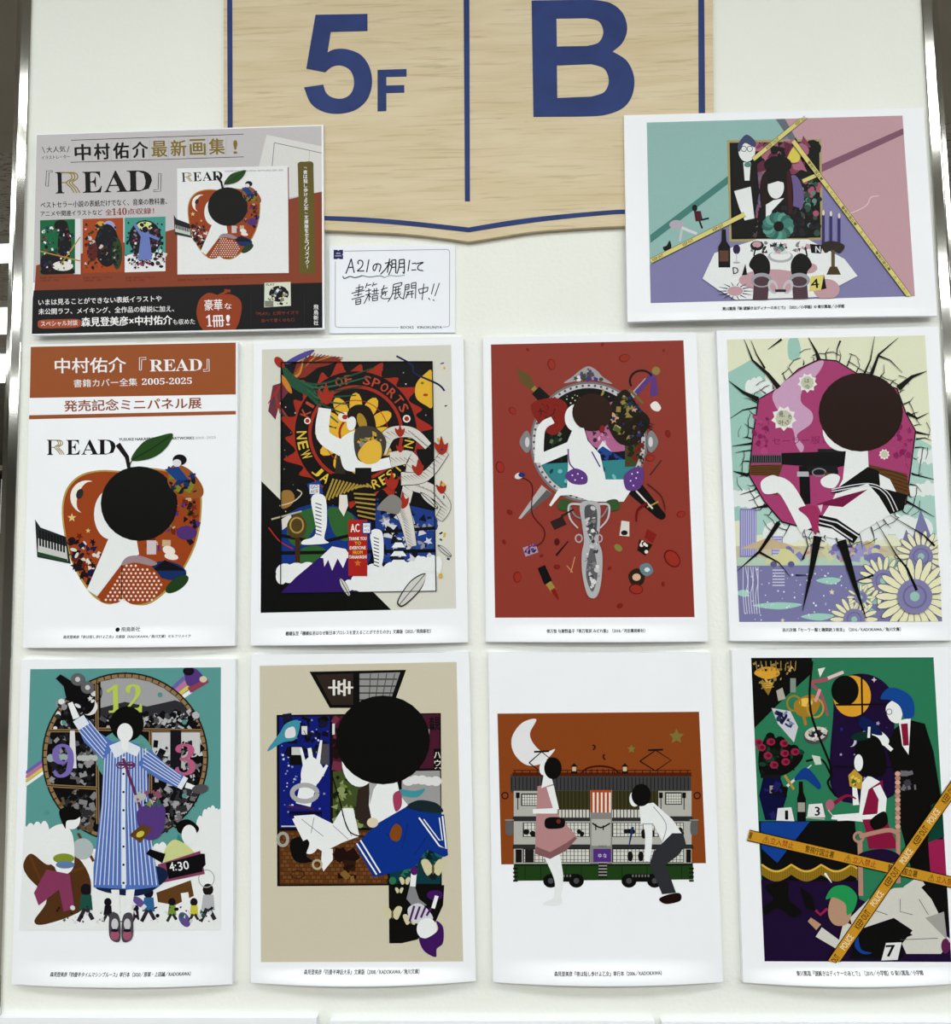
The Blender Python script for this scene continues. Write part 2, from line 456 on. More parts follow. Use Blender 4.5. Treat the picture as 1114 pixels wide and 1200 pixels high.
# ================================================================== SIGN BOARD
M_OAK = bpy.data.materials.new('oak_print'); M_OAK.use_nodes = True
def _oak():
    nt = M_OAK.node_tree; b = nt.nodes['Principled BSDF']; tc = nt.nodes.new('ShaderNodeTexCoord')
    def nz(scale, stretch, det):
        mp = nt.nodes.new('ShaderNodeMapping'); mp.inputs['Scale'].default_value = stretch
        nt.links.new(tc.outputs['Object'], mp.inputs[0])
        n = nt.nodes.new('ShaderNodeTexNoise'); n.inputs['Scale'].default_value = scale; n.inputs['Detail'].default_value = det
        n.inputs['Distortion'].default_value = 0.6
        nt.links.new(mp.outputs[0], n.inputs['Vector']); return n
    def ramp(n, lo, hi):
        r = nt.nodes.new('ShaderNodeMapRange'); r.inputs[1].default_value = lo; r.inputs[2].default_value = hi
        nt.links.new(n.outputs[0], r.inputs[0]); return r
    def mix(a, c2, f, amt):
        mx = nt.nodes.new('ShaderNodeMix'); mx.data_type = 'RGBA'
        mu = nt.nodes.new('ShaderNodeMath'); mu.operation = 'MULTIPLY'; mu.inputs[1].default_value = amt
        nt.links.new(f.outputs[0], mu.inputs[0]); nt.links.new(mu.outputs[0], mx.inputs[0])
        if isinstance(a, tuple): mx.inputs[6].default_value = a
        else: nt.links.new(a.outputs[2], mx.inputs[6])
        mx.inputs[7].default_value = c2; return mx
    a = mix(ink('#dccdb0'), ink('#cfbd98'), ramp(nz(7, (1.2, 1, 9), 4), .35, .7), .8)
    a = mix(a, ink('#b8a480'), ramp(nz(16, (1, 1, 26), 6), .54, .72), .65)
    a = mix(a, ink('#a09272'), ramp(nz(9, (1.6, 1, 22), 8), .62, .74), .5)
    nt.links.new(a.outputs[2], b.inputs['Base Color']); b.inputs['Roughness'].default_value = 0.55; b.inputs['Specular IOR Level'].default_value = 0.15
_oak()
SD = 0.005
sb = at(549, 283, -SD)
sign = empty('floor_sign', (sb.x, 0, sb.z), 'shield-shaped pale oak sign board with blue 5F and B', 'sign')
def ogee(pts): return spline(pts, 8, False)
bot = ogee([(262, 270), (320, 268.5), (380, 269.5), (430, 271.5), (470, 273.5), (510, 277.5), (549, 283)])+ogee([(549, 283), (590, 276.5), (627, 271), (680, 267), (732, 264.5), (790, 263), (838, 264)])
outl = [(261.5, -120)]+[(262, 0)]+bot+[(836, 130), (835, 0), (833, -120)]
def solid(name, pts, y0, y1, material, parent, holes=None):
    loops = [pts]+(holes or []); V = []; Fc = []
    flat = [p for l in loops for p in l]; n = len(flat)
    off = parent.location
    for y in (y0, y1):
        for p in flat:
            q = at(p[0], p[1], y0); V.append((q.x-off.x, y-off.y, q.z-off.z))
    for t in tessellate_polygon([[Vector((p[0], p[1], 0)) for p in l] for l in loops]):
        a, b, c = [flat[i] for i in t]
        ar = (b[0]-a[0])*(c[1]-a[1])-(b[1]-a[1])*(c[0]-a[0])
        t = tuple(t) if ar < 0 else tuple(t)[::-1]
        Fc.append(t); Fc.append(tuple(n+i for i in t[::-1]))
    k = 0
    for l in loops:
        for i in range(len(l)):
            a, b = k+i, k+(i+1) % len(l); Fc.append((a, b, n+b, n+a))
        k += len(l)
    o = mesh_obj(name, V, Fc, material, parent)
    bm = bmesh.new(); bm.from_mesh(o.data); bmesh.ops.recalc_face_normals(bm, faces=bm.faces[:]); bm.to_mesh(o.data); bm.free()
    return o
solid('sign_board', outl, -SD, -0.0005, M_OAK, sign)
VD = -SD-0.0004
Z8 = lambda l: [(250+x/1.8567, y/1.8567) for x, y in l]
bl_t = [(271.5, -110), (272.3, 120), (272.8, 253.5)]+ogee([(280, 253.5), (330, 252.3), (380, 253), (430, 255), (480, 259), (549, 271-4.5)])+ogee([(549, 266.5), (600, 258), (650, 252), (700, 247.5), (732, 245.5), (790, 245), (819, 245.5)])[1:]+[(818.5, 120), (818, 0), (817, -110)]
bl_b = [(823.5, -110), (825, 0), (826, 130), (826.5, 251)]+ogee([(826, 251), (790, 250), (732, 250.5), (700, 252.5), (650, 257.5), (600, 264), (549, 272)])[1:]+ogee([(549, 272), (480, 264.5), (430, 260.5), (380, 258), (330, 257.4), (267, 258.5)])[1:]+[(266.5, 120), (265.7, -110)]
solid('border_line', bl_t+bl_b, VD, -SD, M_BLUE, sign)
solid('divider_line', Z8([(543, -200), (556, -200), (558, 438), (547, 438)]), VD, -SD, M_BLUE, sign)
five = Z8([(222, 32), (335, 30), (335, 67), (255, 69), (248, 114)]+ogee([(248, 114), (264, 107), (290, 107), (320, 119), (339, 145), (345, 180), (335, 215), (310, 238), (275, 247), (240, 243), (212, 225), (197, 190)])[1:]+[(239, 184)]+ogee([(239, 184), (246, 203), (262, 213), (282, 214), (299, 203), (306, 180), (299, 155), (281, 143), (260, 144), (243, 157)])[1:]+[(202, 149)])
solid('numeral', five, VD, -SD, M_BLUE, sign)
solid('floor_letter', Z8([(357, 152), (420, 150), (420, 166), (376, 167), (376, 186), (415, 185), (415, 201), (376, 202), (376, 241), (357, 242)]), VD, -SD, M_BLUE, sign)
bo = Z8([(692, 1), (760, 0)]+ogee([(820, -1), (862, 6), (890, 28), (900, 62), (890, 92), (868, 112)])+ogee([(868, 112), (899, 132), (915, 168), (911, 207), (890, 235), (850, 250), (800, 253)])[1:]+[(696, 254)])
h1 = Z8([(746, 40)]+ogee([(812, 39), (838, 46), (848, 69), (838, 92), (812, 100)])+[(747, 101)])
h2 = Z8([(747, 142)]+ogee([(822, 139), (850, 149), (860, 175), (850, 200), (822, 210)])+[(748, 213)])
solid('section_letter', bo, VD, -SD, M_BLUE, sign, [h1, h2])

# ================================================================== HANDWRITTEN CARD
root, P = board('note_card', [(385.6, 287.8), (533.2, 287.5), (533.4, 389.6), (385.9, 390.6)], 'small white card with a handwritten note in black pen, below the oak sign', 'card', 0.0004, 0.0012, material=M_CARD, group=None)
P.part('printed_frame'); P.crop = (370, 250, 5.863)
g = '9fa2ad'
P.line([(196, 260), (900, 248)], 4, g); P.line([(900, 248), (912, 252), (919, 264)], 4, g); P.line([(919, 264), (918, 765)], 4, g)
P.line([(918, 765), (914, 777), (902, 780), (870, 781)], 4, g); P.line([(575, 784), (150, 784), (137, 778), (133, 765)], 4, g); P.line([(133, 765), (134, 330)], 4, g)
P.poly([(122, 251), (146, 251), (154, 257), (164, 251), (187, 251), (187, 278), (181, 284), (187, 290), (187, 315), (165, 315), (155, 309), (145, 315), (122, 315)], '35336f')
P.text('KINO', (141, 279), (169, 279), 8, 'e8e8f4', .03); P.text('KUNIYA', (134, 296), (176, 296), 8, 'e8e8f4', .03)
P.text('BOOKS   KINOKUNIYA', (583, 793), (866, 792), 18, '2a2c34', .03)
P.part('handwriting')
K = '23262e'
def strokes(crop, lst, w, c=K):
    P.crop = crop
    for s in lst: P.line(s, w*crop[2], c, smooth=len(s) > 2)
strokes((395, 290, 15.914), [[(160, 490), (215, 350), (262, 210)], [(262, 210), (290, 350), (318, 475)], [(205, 375), (300, 370)], [(405, 312), (385, 285), (400, 250), (430, 240), (468, 258), (478, 310), (445, 375), (370, 440)], [(370, 440), (505, 438)], [(592, 225), (550, 462)],
    [(745, 312), (725, 380), (695, 435), (668, 395), (685, 335), (745, 305), (802, 322), (812, 370), (782, 455)], [(890, 298), (1020, 265)], [(978, 210), (935, 470)], [(960, 300), (900, 405), (805, 502)], [(962, 295), (1015, 355)]], 1.35)
strokes((370, 250, 5.863), [[(521, 320), (521, 370), (500, 424)], [(521, 323), (549, 319)], [(549, 319), (549, 412)], [(522, 348), (546, 346)], [(521, 373), (546, 370)], [(573, 320), (571, 370), (556, 416)], [(573, 321), (607, 316)], [(607, 316), (607, 408), (596, 403)], [(574, 346), (604, 343)], [(572, 372), (604, 369)],
    [(644, 320), (633, 398)], [(660, 346), (686, 342)], [(656, 390), (690, 388)], [(684, 348), (738, 337), (706, 358), (702, 385), (738, 395)]], 1.3)
for a, b, c in (([(185, 432), (197, 448), (235, 434), (270, 442), (320, 428)], 1.3, '3e5a52'), ([(320, 428), (370, 438), (440, 430), (470, 442)], 1.1, '6d8a82'), ([(470, 442), (510, 428), (560, 432), (612, 424)], .9, '93aca6')): strokes((370, 250, 5.863), [a], b, c)
strokes((400, 320, 8.912), [[(187, 118), (175, 242)], [(150, 160), (226, 140)], [(226, 140), (220, 172)], [(105, 212), (242, 180)], [(145, 186), (218, 172)], [(130, 236), (216, 218)], [(105, 276), (238, 240)], [(150, 280), (150, 332)], [(150, 284), (202, 270)], [(202, 270), (200, 320)], [(150, 306), (200, 297)], [(150, 330), (200, 320)],
    [(270, 104), (250, 160)], [(268, 130), (312, 120)], [(338, 98), (322, 142)], [(335, 126), (372, 112)], [(250, 190), (312, 176)], [(285, 160), (290, 290)], [(250, 230), (312, 215)], [(285, 222), (235, 322)], [(290, 235), (312, 256)], [(318, 190), (388, 180)], [(342, 160), (340, 215)], [(366, 155), (365, 212)], [(315, 226), (392, 212)], [(325, 240), (325, 292)], [(325, 242), (377, 234)], [(377, 234), (375, 286)], [(325, 266), (375, 260)], [(325, 290), (375, 284)],
    [(412, 176), (482, 152)], [(448, 126), (418, 212), (450, 192), (462, 214), (455, 240)], [(482, 190), (430, 222), (412, 250), (440, 268), (512, 264)],
    [(540, 120), (632, 98)], [(632, 98), (618, 132), (542, 150)], [(542, 120), (530, 222), (485, 302)], [(545, 182), (620, 164)], [(570, 150), (565, 202)], [(597, 146), (592, 200)], [(535, 218), (617, 196)], [(572, 212), (555, 272), (592, 250)], [(588, 205), (610, 250), (655, 274)], [(622, 212), (598, 236)],
    [(667, 125), (662, 190), (648, 266)], [(667, 126), (706, 116)], [(706, 116), (705, 166)], [(665, 150), (705, 142)], [(665, 175), (705, 166)], [(730, 110), (730, 160)], [(730, 108), (778, 97)], [(778, 97), (772, 268)], [(730, 135), (775, 128)], [(730, 160), (775, 151)], [(680, 202), (752, 186)], [(675, 228), (757, 212)], [(702, 198), (670, 266)], [(735, 192), (735, 262)],
    [(805, 172), (816, 216)], [(816, 216), (898, 190)], [(803, 172), (905, 148)], [(905, 148), (893, 195)], [(860, 110), (842, 282)], [(968, 108), (938, 222)], [(1022, 104), (975, 242)], [(908, 260), (924, 280)], [(953, 276), (970, 290)]], 1.1)
P.finish()

# ================================================================== ANNOUNCEMENT BOARD
A_C = (0, 130, 2.785)
root, P = board('announcement_board', [(42, 157), (378.6, 146.2), (380, 385.7), (37, 393)], 'large landscape advert board with white, rust and black bands, left of the oak sign', 'board', SD, 0.0035)
P.crop = A_C; P.clip = [P.T(p) for p in ((120, 79), (1049, 49), (1052, 708), (104, 728))]
P.part('backdrop')
P.rect(90, 30, 1080, 560, 'c9c6cb')
P.poly([(118, 504), (1060, 258), (1060, 560), (110, 620)], '#853f28')
P.poly([(110, 586), (1060, 560), (1060, 760), (90, 760)], '232226')
P.poly([(870, 78), (1060, 118), (1060, 262), (930, 285), (840, 200)], 'dcdbdc'); P.line([(885, 210), (895, 104)], 2, '77757a'); P.line([(895, 104), (1060, 140)], 2, '77757a'); P.line([(1010, 128), (1004, 260)], 1, '99979a')
P.part('heading')
D = '1d1b20'; G = '9a8a3a'; W = 'f0eef2'
P.line([(232, 96), (795, 76)], 2, D); P.line([(230, 168), (795, 150)], 2, D)
for i, ch in enumerate('中村佑介最新画集'):
    cx = 270+i*62.5; cy = 135-i*2.7
    P.glyph(ch, cx, cy, 50, 52, D if i < 4 else '8d7a34', -2, .04 if i < 4 else .03)
    P.line([(cx+31, cy-32), (cx+30, cy+32)], 1, 'aaa7ad')
P.glyph('!', 768, 118, 12, 44, '8d7a34', 0, .03)
P.text('大人気', (152, 137), (214, 134), 20, D, .01); P.text('イラストレーター', (136, 159), (228, 155), 12, D, .012); P.line([(138, 118), (147, 138)], 2, D); P.line([(226, 115), (219, 136)], 2, D)
# logo word in outlined brackets
P.part('title_lettering')
P.line([(158, 246), (149, 246), (152, 196), (172, 195), (172, 200), (160, 201), (158, 246)], 2, D); P.line([(518, 204), (526, 204), (524, 263), (501, 264), (501, 258), (516, 257), (518, 204)], 2, D)
def logo(x0, x1, yb0, yb1, h):
    wd = x1-x0; y = lambda t: yb0+(yb1-yb0)*t; X = lambda t: x0+wd*t
    P.text(serif('I'), (X(0), y(0)), (X(.09), y(.09)), h, D)
    for k in range(3):
        P.line([(X(.08+k*.025), y(.1)-h*.97), (X(.15+k*.03), y(.1)-h*.93), (X(.165+k*.03), y(.1)-h*.7), (X(.11+k*.03), y(.1)-h*.5), (X(.16+k*.03), y(.1)-h*.25), (X(.19+k*.03), y(.1)-h*.02)], h*.055, G, smooth=True)
    P.line([(X(.1), y(.1)-h*.96), (X(.05), y(.1)-h*.96)], h*.05, G)
    P.line([(X(.06), y(.1)-h*.5), (X(.12), y(.1)-h*.5)], h*.05, G)
    P.text(serif('E'), (X(.28), y(.28)), (X(.48), y(.48)), h*.98, D); P.text(serif('A'), (X(.50), y(.5)), (X(.75), y(.75)), h, D); P.text(serif('D'), (X(.74), y(.76)), (X(1), y(1)), h*.98, D)
logo(182, 497, 270, 262, 70)
P.part('text_line')
P.text('ベストセラー小説の表紙だけでなく、音楽の教科書、', (133, 318), (545, 305), 21, D, .02)
P.part('text_line')
P.text('アニメや関連イラストなど', (133, 345), (334, 340), 18, D, .02); P.text('全', (344, 341), (366, 340), 20, '8e3a24', .02); P.text(serif('140'), (366, 341), (414, 339), 23, '8e3a24'); P.text('点収録！', (416, 339), (503, 336), 20, '8e3a24', .02)
P.part('text_line')
P.text('いまは見ることができない表紙イラストや', (126, 635), (527, 622), 20, W, .016)
P.part('text_line')
P.text('未公開ラフ、メイキング、全作品の解説に加え、', (126, 665), (568, 655), 20, W, .016)
P.part('text_line')
P.blob([(124, 695), (132, 683), (190, 680), (255, 680), (264, 692), (255, 706), (190, 709), (132, 709)], 'b05a3c'); P.text('スペシャル対談', (134, 704), (254, 700), 18, W, .01)
P.part('text_line')
P.text('森見登美彦×中村佑介', (266, 704), (562, 697), 30, W, .035); P.text('も収めた', (565, 698), (636, 696), 18, W, .01)
P.part('text_line')
P.vtext('飛鳥新社', 1031, 632, 1031, 700, 17, W, .02)
P.part('text_line')
P.text('『PLAY』と同サイズで', (835, 668), (975, 664), 12, 'a04a34'); P.text('並べて置くのも〇', (852, 690), (962, 687), 11, 'a04a34')
P.part('text_line')
P.line([(819, 600), (819, 700)], 1, '3a3a40'); P.line([(993, 600), (993, 700)], 1, '3a3a40')
P.part('fruit_badge')
P.line([(712, 604), (740, 590)], 8, 'a04a2c'); P.line([(732, 586), (752, 588)], 9, 'a04a2c')
P.blob([(715, 602), (752, 598), (785, 620), (786, 665), (765, 716), (715, 722), (665, 716), (642, 668), (650, 618), (680, 594)], 'a04a2c')
P.text('豪華', (668, 652), (726, 650), 36, W, .012); P.text('な', (733, 648), (756, 647), 20, W, .012); P.text(serif('1'), (674, 704), (692, 703), 38, W); P.text('冊', (694, 706), (732, 704), 38, W, .02); P.text('!', (738, 700), (750, 700), 34, W, .03)
P.part('gold_ribbon')
P.blob([(973, 170), (995, 166), (1020, 168), (1023, 200), (1026, 350), (1028, 520), (1026, 530), (1000, 532), (978, 530), (976, 500), (975, 350), (972, 200)], '6f6430')
P.vtext('『夜は短し歩けよ乙女』文庫版をセルフリメイク!', 996, 178, 1003, 516, 14.5, W, .03)
P.part('cover_picture')
P.poly([(582, 190), (942, 184), (946, 536), (584, 539)], '8a4a38'); P.poly([(578, 188), (939, 179), (942, 529), (579, 534)], 'e6e7ec')
logo(594, 727, 232, 226, 30); P.text('YUSUKE NAKAMURA BOOK ARTWORKS 2005–2025', (733, 200), (924, 196), 5, '55565c')
def fruit(ox, oy, k):
    """plain stand-in picture: a red fruit with overlapping coloured rounds"""
    q = lambda l: [(ox+x*k, oy+y*k) for x, y in l]
    R_ = 'a34d26'; Ld = 'b9a45c'
    P.blob(q([(476, 512), (560, 500), (660, 520), (735, 570), (746, 660), (722, 790), (650, 920), (560, 1000), (490, 1005), (455, 985), (400, 1005), (330, 960), (262, 840), (230, 690), (240, 590), (290, 530), (370, 508)]), Ld)
    P.blob(q([(476, 518), (560, 506), (655, 526), (729, 574), (740, 660), (716, 788), (645, 915), (557, 993), (490, 998), (455, 978), (400, 998), (335, 954), (268, 838), (236, 690), (246, 594), (293, 536), (370, 514)]), R_)
    P.scatter(70, q([(560, 540), (730, 590), (730, 700), (700, 790), (520, 800), (520, 700), (600, 640)]), ['2a2020', '7a3018', '5b3b86', '1f1a1e', 'c8b090', '8a5a20', 'a34d26'], 5*k, 17*k, 5)
    P.scatter(75, q([(240, 760), (300, 750), (400, 790), (440, 830), (380, 930), (330, 940), (280, 880)]), ['2a2020', '22284e', 'd8d4d0', '1f1a1e', '7a2c14', '26262c'], 5*k, 18*k, 6)
    P.ell(ox+690*k, oy+740*k, 38*k, 26*k, '5b3b7e'); P.ell(ox+625*k, oy+880*k, 66*k, 34*k, '203a6e', 12); P.ell(ox+655*k, oy+930*k, 50*k, 22*k, '2e4a2a', -35); P.poly(q([(560, 880), (610, 840), (690, 880)]), '201c24')
    P.moon(ox+322*k, oy+608*k, 62*k, 'e9e6e2', 20); P.star(ox+266*k, oy+684*k, 17*k, 'd9c48a'); P.star(ox+326*k, oy+732*k, 10*k, 'd9c48a'); P.ell(ox+295*k, oy+596*k, 13*k, 20*k, '3a3436', 20, 9)
    P.rect(ox+543*k, oy+768*k, ox+578*k, oy+820*k, 'cfc4c8'); P.rect(ox+622*k, oy+560*k, ox+652*k, oy+612*k, 'b9b6a8'); P.ell(ox+625*k, oy+805*k, 24*k, 16*k, 'e4ddd8', 20); P.ell(ox+634*k, oy+828*k, 26*k, 12*k, 'e4ddd8', 10)
    # overlapping plain rounds: pale and black
    P.ell(ox+408*k, oy+672*k, 60*k, 92*k, '#e3e6ea'); P.poly(q([(415, 730), (500, 730), (515, 820), (455, 850), (360, 975), (322, 950)]), '#e3e6ea')
    P.ell(ox+515*k, oy+632*k, 142*k, 138*k, '131114')
    P.blob(q([(455, 850), (520, 838), (585, 890), (605, 950), (540, 998), (480, 1000), (452, 960)]), 'a34d26'); P.blob(q([(450, 870), (450, 985), (400, 1000), (370, 985), (410, 920)]), 'a34d26')
    reg = q([(480, 850), (575, 885), (600, 940), (560, 992), (480, 996), (400, 994), (385, 985), (440, 890)])
    for i in range(16):
        for j in range(12):
            x, y = ox+(375+i*17+(j % 2)*8.5)*k, oy+(848+j*14)*k
            if inside((x, y), reg): P.ell(x, y, 4.6*k, 4.6*k, 'e6dcd6', n=6)
    P.line(q([(452, 850), (450, 985)]), 3*k, '2a1a18')
    P.blob(q([(450, 860), (470, 830), (520, 825), (580, 850), (560, 862), (500, 850)]), 'a89098')
    P.line(q([(478, 505), (470, 460), (436, 412)]), 12*k, '241a1c', 20*k)
    P.poly(q([(130, 690), (150, 720), (245, 755), (262, 855), (138, 830)]), '33363a'); P.poly(q([(142, 760), (245, 790), (252, 845), (140, 826)]), 'c9cccc')
    for i in range(9): P.poly(q([(145+i*11, 730+i*3), (152+i*11, 732+i*3), (153+i*11, 790+i*3), (146+i*11, 788+i*3)]), '1e2024')
    P.poly(q([(140, 810), (250, 838), (250, 848), (140, 826)]), '33503a')
    P.blob(q([(640, 490), (700, 505), (750, 570), (740, 610), (660, 600), (620, 550)]), 'a0602e'); P.scatter(26, q([(610, 500), (720, 520), (740, 590), (640, 590)]), ['1c3a6e', '22222a', '8a8a30', '4a3a36', '203040'], 7*k, 20*k, 9)
    P.ell(ox+665*k, oy+470*k, 26*k, 20*k, '1a181c'); P.ell(ox+655*k, oy+482*k, 16*k, 14*k, 'dcdce2'); P.poly(q([(610, 505), (660, 495), (700, 545), (650, 545)]), '24498a')
def leaf(ox, oy, k):
    q = lambda l: [(ox+x*k, oy+y*k) for x, y in l]
    P.blob(q([(485, 468), (530, 405), (590, 382), (640, 374), (620, 420), (580, 455), (530, 472)]), '2f5426'); P.line(q([(480, 500), (492, 470), (560, 430), (630, 382)]), 4*k, '1c3416', smooth=True)
fruit(567+(-130)*.458, 188-(390)*.458+14, .458); leaf(567+(-130)*.458+2, 188-(390)*.458+14, .458)
def tiny(x0, y0, x1, y1, bg, pal, seed, big):
    P.poly([(x0, y0), (x1, y0-4), (x1, y1-4), (x0, y1)], bg); cl_ = [(x0, y0), (x1, y0-4), (x1, y1-4), (x0, y1)]
    w_, h_ = x1-x0, y1-y0
    for (cx, cy, rx, ry, c) in big: P.ell(x0+cx*w_, y0+cy*h_-2, rx*w_, ry*h_, c, n=16, clip=cl_)
    P.scatter(110, [(x0+.06*w_, y0+.08*h_), (x1-.08*w_, y0+.1*h_), (x1-.06*w_, y1-.1*h_), (x0+.06*w_, y1-.08*h_)], pal, 2.5, 7.5, seed)
P.part('small_cover'); P.rect(240, 352, 263, 533, 'dedee4'); tiny(131, 357, 245, 535, '15704a', ['16141a', '1e1a20', '2a1e38', '16141a', '1a4a34', 'a02c4c', '#e3e6ea', '24305e'], 11, [(.6, .1, .2, .1, '17151a'), (.7, .45, .2, .35, '17151a'), (.3, .8, .3, .22, '22162e'), (.5, .95, .5, .1, '1a161e'), (.65, .85, .3, .09, 'e2dfdd')])
P.line([(131, 458), (262, 490)], 4, 'b89840'); P.line([(262, 412), (200, 500)], 4, 'b89840')
P.part('small_cover'); tiny(270, 353, 402, 529, 'ae5228', ['1c1a22', '1c1a22', '6a2a20', '2e4626', '2e4626', '24284a', 'cfc6c2', '1c1a22'], 12, [(.45, .14, .14, .09, 'd6a840'), (.65, .2, .17, .16, 'a9a9d4'), (.6, .5, .3, .4, '201c26'), (.85, .65, .13, .3, '33502c'), (.25, .6, .12, .2, '6a2a22')])
P.part('small_cover'); tiny(407, 349, 540, 527, '4fa39a', ['1c1c20'], 13, [(.5, .38, .4, .33, '1e1e22'), (.5, .9, .8, .25, 'e4e5ea'), (.5, .16, .2, .08, 'd4dba4')])
P.scatter(60, [(430, 390), (520, 385), (525, 470), (430, 470)], ['2a2a2e', '8c8c90', '3a3a40', 'b04a7a', 'd8d8dc'], 3, 8, 14); P.scatter(50, [(410, 470), (538, 466), (538, 500), (410, 505)], ['1c1a22', '1c1a22', 'a0506e', '4a3a3a', 'd8d8dc'], 3, 8, 15)
P.poly([(462, 395), (486, 393), (497, 485), (450, 488)], '7688c4'); P.line([(440, 370), (465, 410)], 10, '7688c4'); P.line([(485, 405), (520, 420)], 9, '7688c4'); P.ell(474, 388, 10, 10, '17151a', n=12)
P.part('small_cover'); P.poly([(863, 561), (948, 558), (949, 636), (862, 641)], 'd8dccf'); P.text('PLAY', (868, 571), (896, 570), 7, D, .02); P.ell(910, 597, 32, 26, '1b1b20'); P.scatter(35, [(875, 575), (942, 573), (942, 632), (868, 634)], ['1b1b20', '6a86a0', 'dcdcd8', '9a9a6a', 'dcdcd8'], 3, 8, 16); P.rect(864, 620, 892, 639, '8a8d88')
P.part('fine_print')
for x in (131, 272, 410):
    P.text('東川篤哉『謎解きはディナーのあとで』', (x, 548), (x+95, 545), 6, '54241a'); P.text('小学館文庫・小学館', (x, 557), (x+60, 555), 6, '54241a')
P.text('森見登美彦『夜は短し歩けよ乙女』文庫版（KADOKAWA／角川文庫）セルフリメイク', (580, 556), (790, 548), 7, '54241a')
P.finish()

def captioned(P, s, A, B, h):
    P.part('caption'); P.base = 12; cl = P.clip; P.clip = None
    P.text(s, A, B, h, '101014', .03); P.clip = cl; P.base = 4

# ================================================================== TITLE BOARD
root, P = board('portrait_board', [(36, 405.8), (278.6, 400.7), (275.2, 756.8), (27, 759.2)], 'portrait board with rust heading bands above a red fruit with a green leaf', 'board', bow=0.005)
P.crop = (0, 390, 3.157); P.part('heading_band')
P.poly([(114, 52), (872, 36), (872, 228), (110, 241)], '#965029'); P.poly([(108, 305), (872, 289), (872, 302), (107, 320)], '#965029')
P.part('heading'); P.text('中村佑介', (204, 150), (466, 146), 56, 'ecebf0', .022)
P.line([(516, 138), (516, 92), (540, 91), (540, 99), (524, 100), (523, 138), (516, 138)], 2.5, 'ecebf0'); P.text(serif('READ'), (554, 143), (748, 140), 44, 'ecebf0'); P.line([(766, 98), (773, 98), (774, 142), (752, 143), (752, 136), (766, 135), (766, 98)], 2.5, 'ecebf0')
P.text('書籍カバー全集', (273, 202), (508, 196), 29, 'ecebf0', .008); P.text(serif('2005-2025'), (525, 193), (710, 189), 24, 'ecebf0')
P.text('発売記念ミニパネル展', (238, 292), (745, 280), 42, '#8e4526', .03)
P.part('title_lettering'); logo(174, 428, 452, 450, 56); P.text('YUSUKE NAKAMURA BOOK ARTWORKS', (440, 400), (718, 394), 10, '18181c', .05); P.text('2005–2025', (722, 394), (798, 391), 9, 'a8a8ac')
P.part('fruit_picture'); fruit(0, 0, 1.0); leaf(0, 0, 1)
P.part('caption'); P.base = 8; P.ell(436, 1098, 8, 8, D, n=16); P.text('飛鳥新社', (450, 1106), (520, 1104), 17, D, .02)
P.text('森見登美彦『夜は短し歩けよ乙女』文庫版（KADOKAWA／角川文庫）セルフリメイク', (238, 1131), (708, 1127), 12, '101014', .03)
P.finish()

# ================================================================== RING BOARD (row one, second)
root, P = board('portrait_board', [(297.5, 399.6), (542.8, 394.6), (548.3, 752.7), (293.6, 756.5)], 'portrait board with grey print of a flame-edged round emblem, snowy purple peak and white plumes', 'board', bow=0.006, v0=.94)
P.crop = (280, 390, 3.157); P.clip = [P.T(p) for p in ((85, 62), (784, 45), (803, 1020), (80, 1036))]
P.part('backdrop'); P.rect(60, 30, 830, 1050, '#d2d2ca'); P.poly([(80, 546), (562, 1024), (562, 1060), (60, 1060), (60, 530)], '0e0d10')
P.part('night_panel'); fr = [(157, 110), (715, 107), (729, 955), (155, 963)]
P.poly(fr, '121116'); P.scatter(110, [(165, 120), (705, 117), (718, 680), (165, 700)], ['e0e0e4', 'c8c8cc', '9a9aa0'], 1.2, 3.2, 21, 'o')
RED = 'a9382a'; YE = 'dcb63e'
P.part('ring_emblem')
random.seed(4); cx, cy = 432, 372
fl = []
for i in range(44):
    a = 2*math.pi*i/44; r = 285 if i % 2 else 232; a2 = a+(.07 if i % 2 else 0)
    if i % 4 == 1: r = 262
    fl.append((cx+r*math.cos(a2)*(1.0), cy+r*math.sin(a2)*.98))
P.blob(fl, RED, 4); P.ell(cx, cy, 226, 230, '1d1412', n=48); P.ell(cx, cy, 176, 178, RED, n=44); P.ell(cx, cy, 164, 166, '241512', n=44)
for i in range(12):
    a = 30*i; P.ell(cx+105*math.cos(math.radians(a)), cy+105*math.sin(math.radians(a)), 46, 24, YE, a, 12)
P.ell(cx, cy, 74, 76, YE); P.ring(cx, cy, 60, 60, 9, RED, 24); P.ring(cx, cy, 120, 122, 3, RED, 40); P.ell(cx-40, cy-60, 26, 18, 'e6ddd8'); P.ell(cx-40, cy-60, 10, 9, RED)
def arc(s, r, a0, a1, h, c, bold=.03, flip=False):
    n = len(s)
    for i, ch in enumerate(s):
        if ch == ' ': continue
        a = a0+(a1-a0)*i/(n-1); t = math.radians(a)
        P.glyph(ch, cx+r*math.cos(t), cy+r*math.sin(t), h*(.3 if ch == 'I' else .78), h, c, a+90 if not flip else a-90, bold)
arc('KING OF SPORTS', 200, -158, -28, 33, 'b9503a'); arc('NEW JAPAN', 200, 178, 92, 36, 'dcc24a', .03, True); arc('WRESTLING', 200, 78, 2, 34, 'dcc24a', .02, True)
P.ell(253, 326, 12, 12, 'e8e4e0'); P.ell(253, 326, 8, 8, RED); P.ell(620, 318, 14, 14, 'e8e4e0'); P.ell(620, 318, 9, 9, RED)
P.part('yellow_moon'); P.blob([(714, 146), (690, 150), (655, 190), (655, 240), (690, 268), (716, 270)], YE); P.ell(678, 186, 6, 5, '8a7a2a'); P.ell(690, 230, 9, 5, 'b3402e')
P.part('bird_feathers')
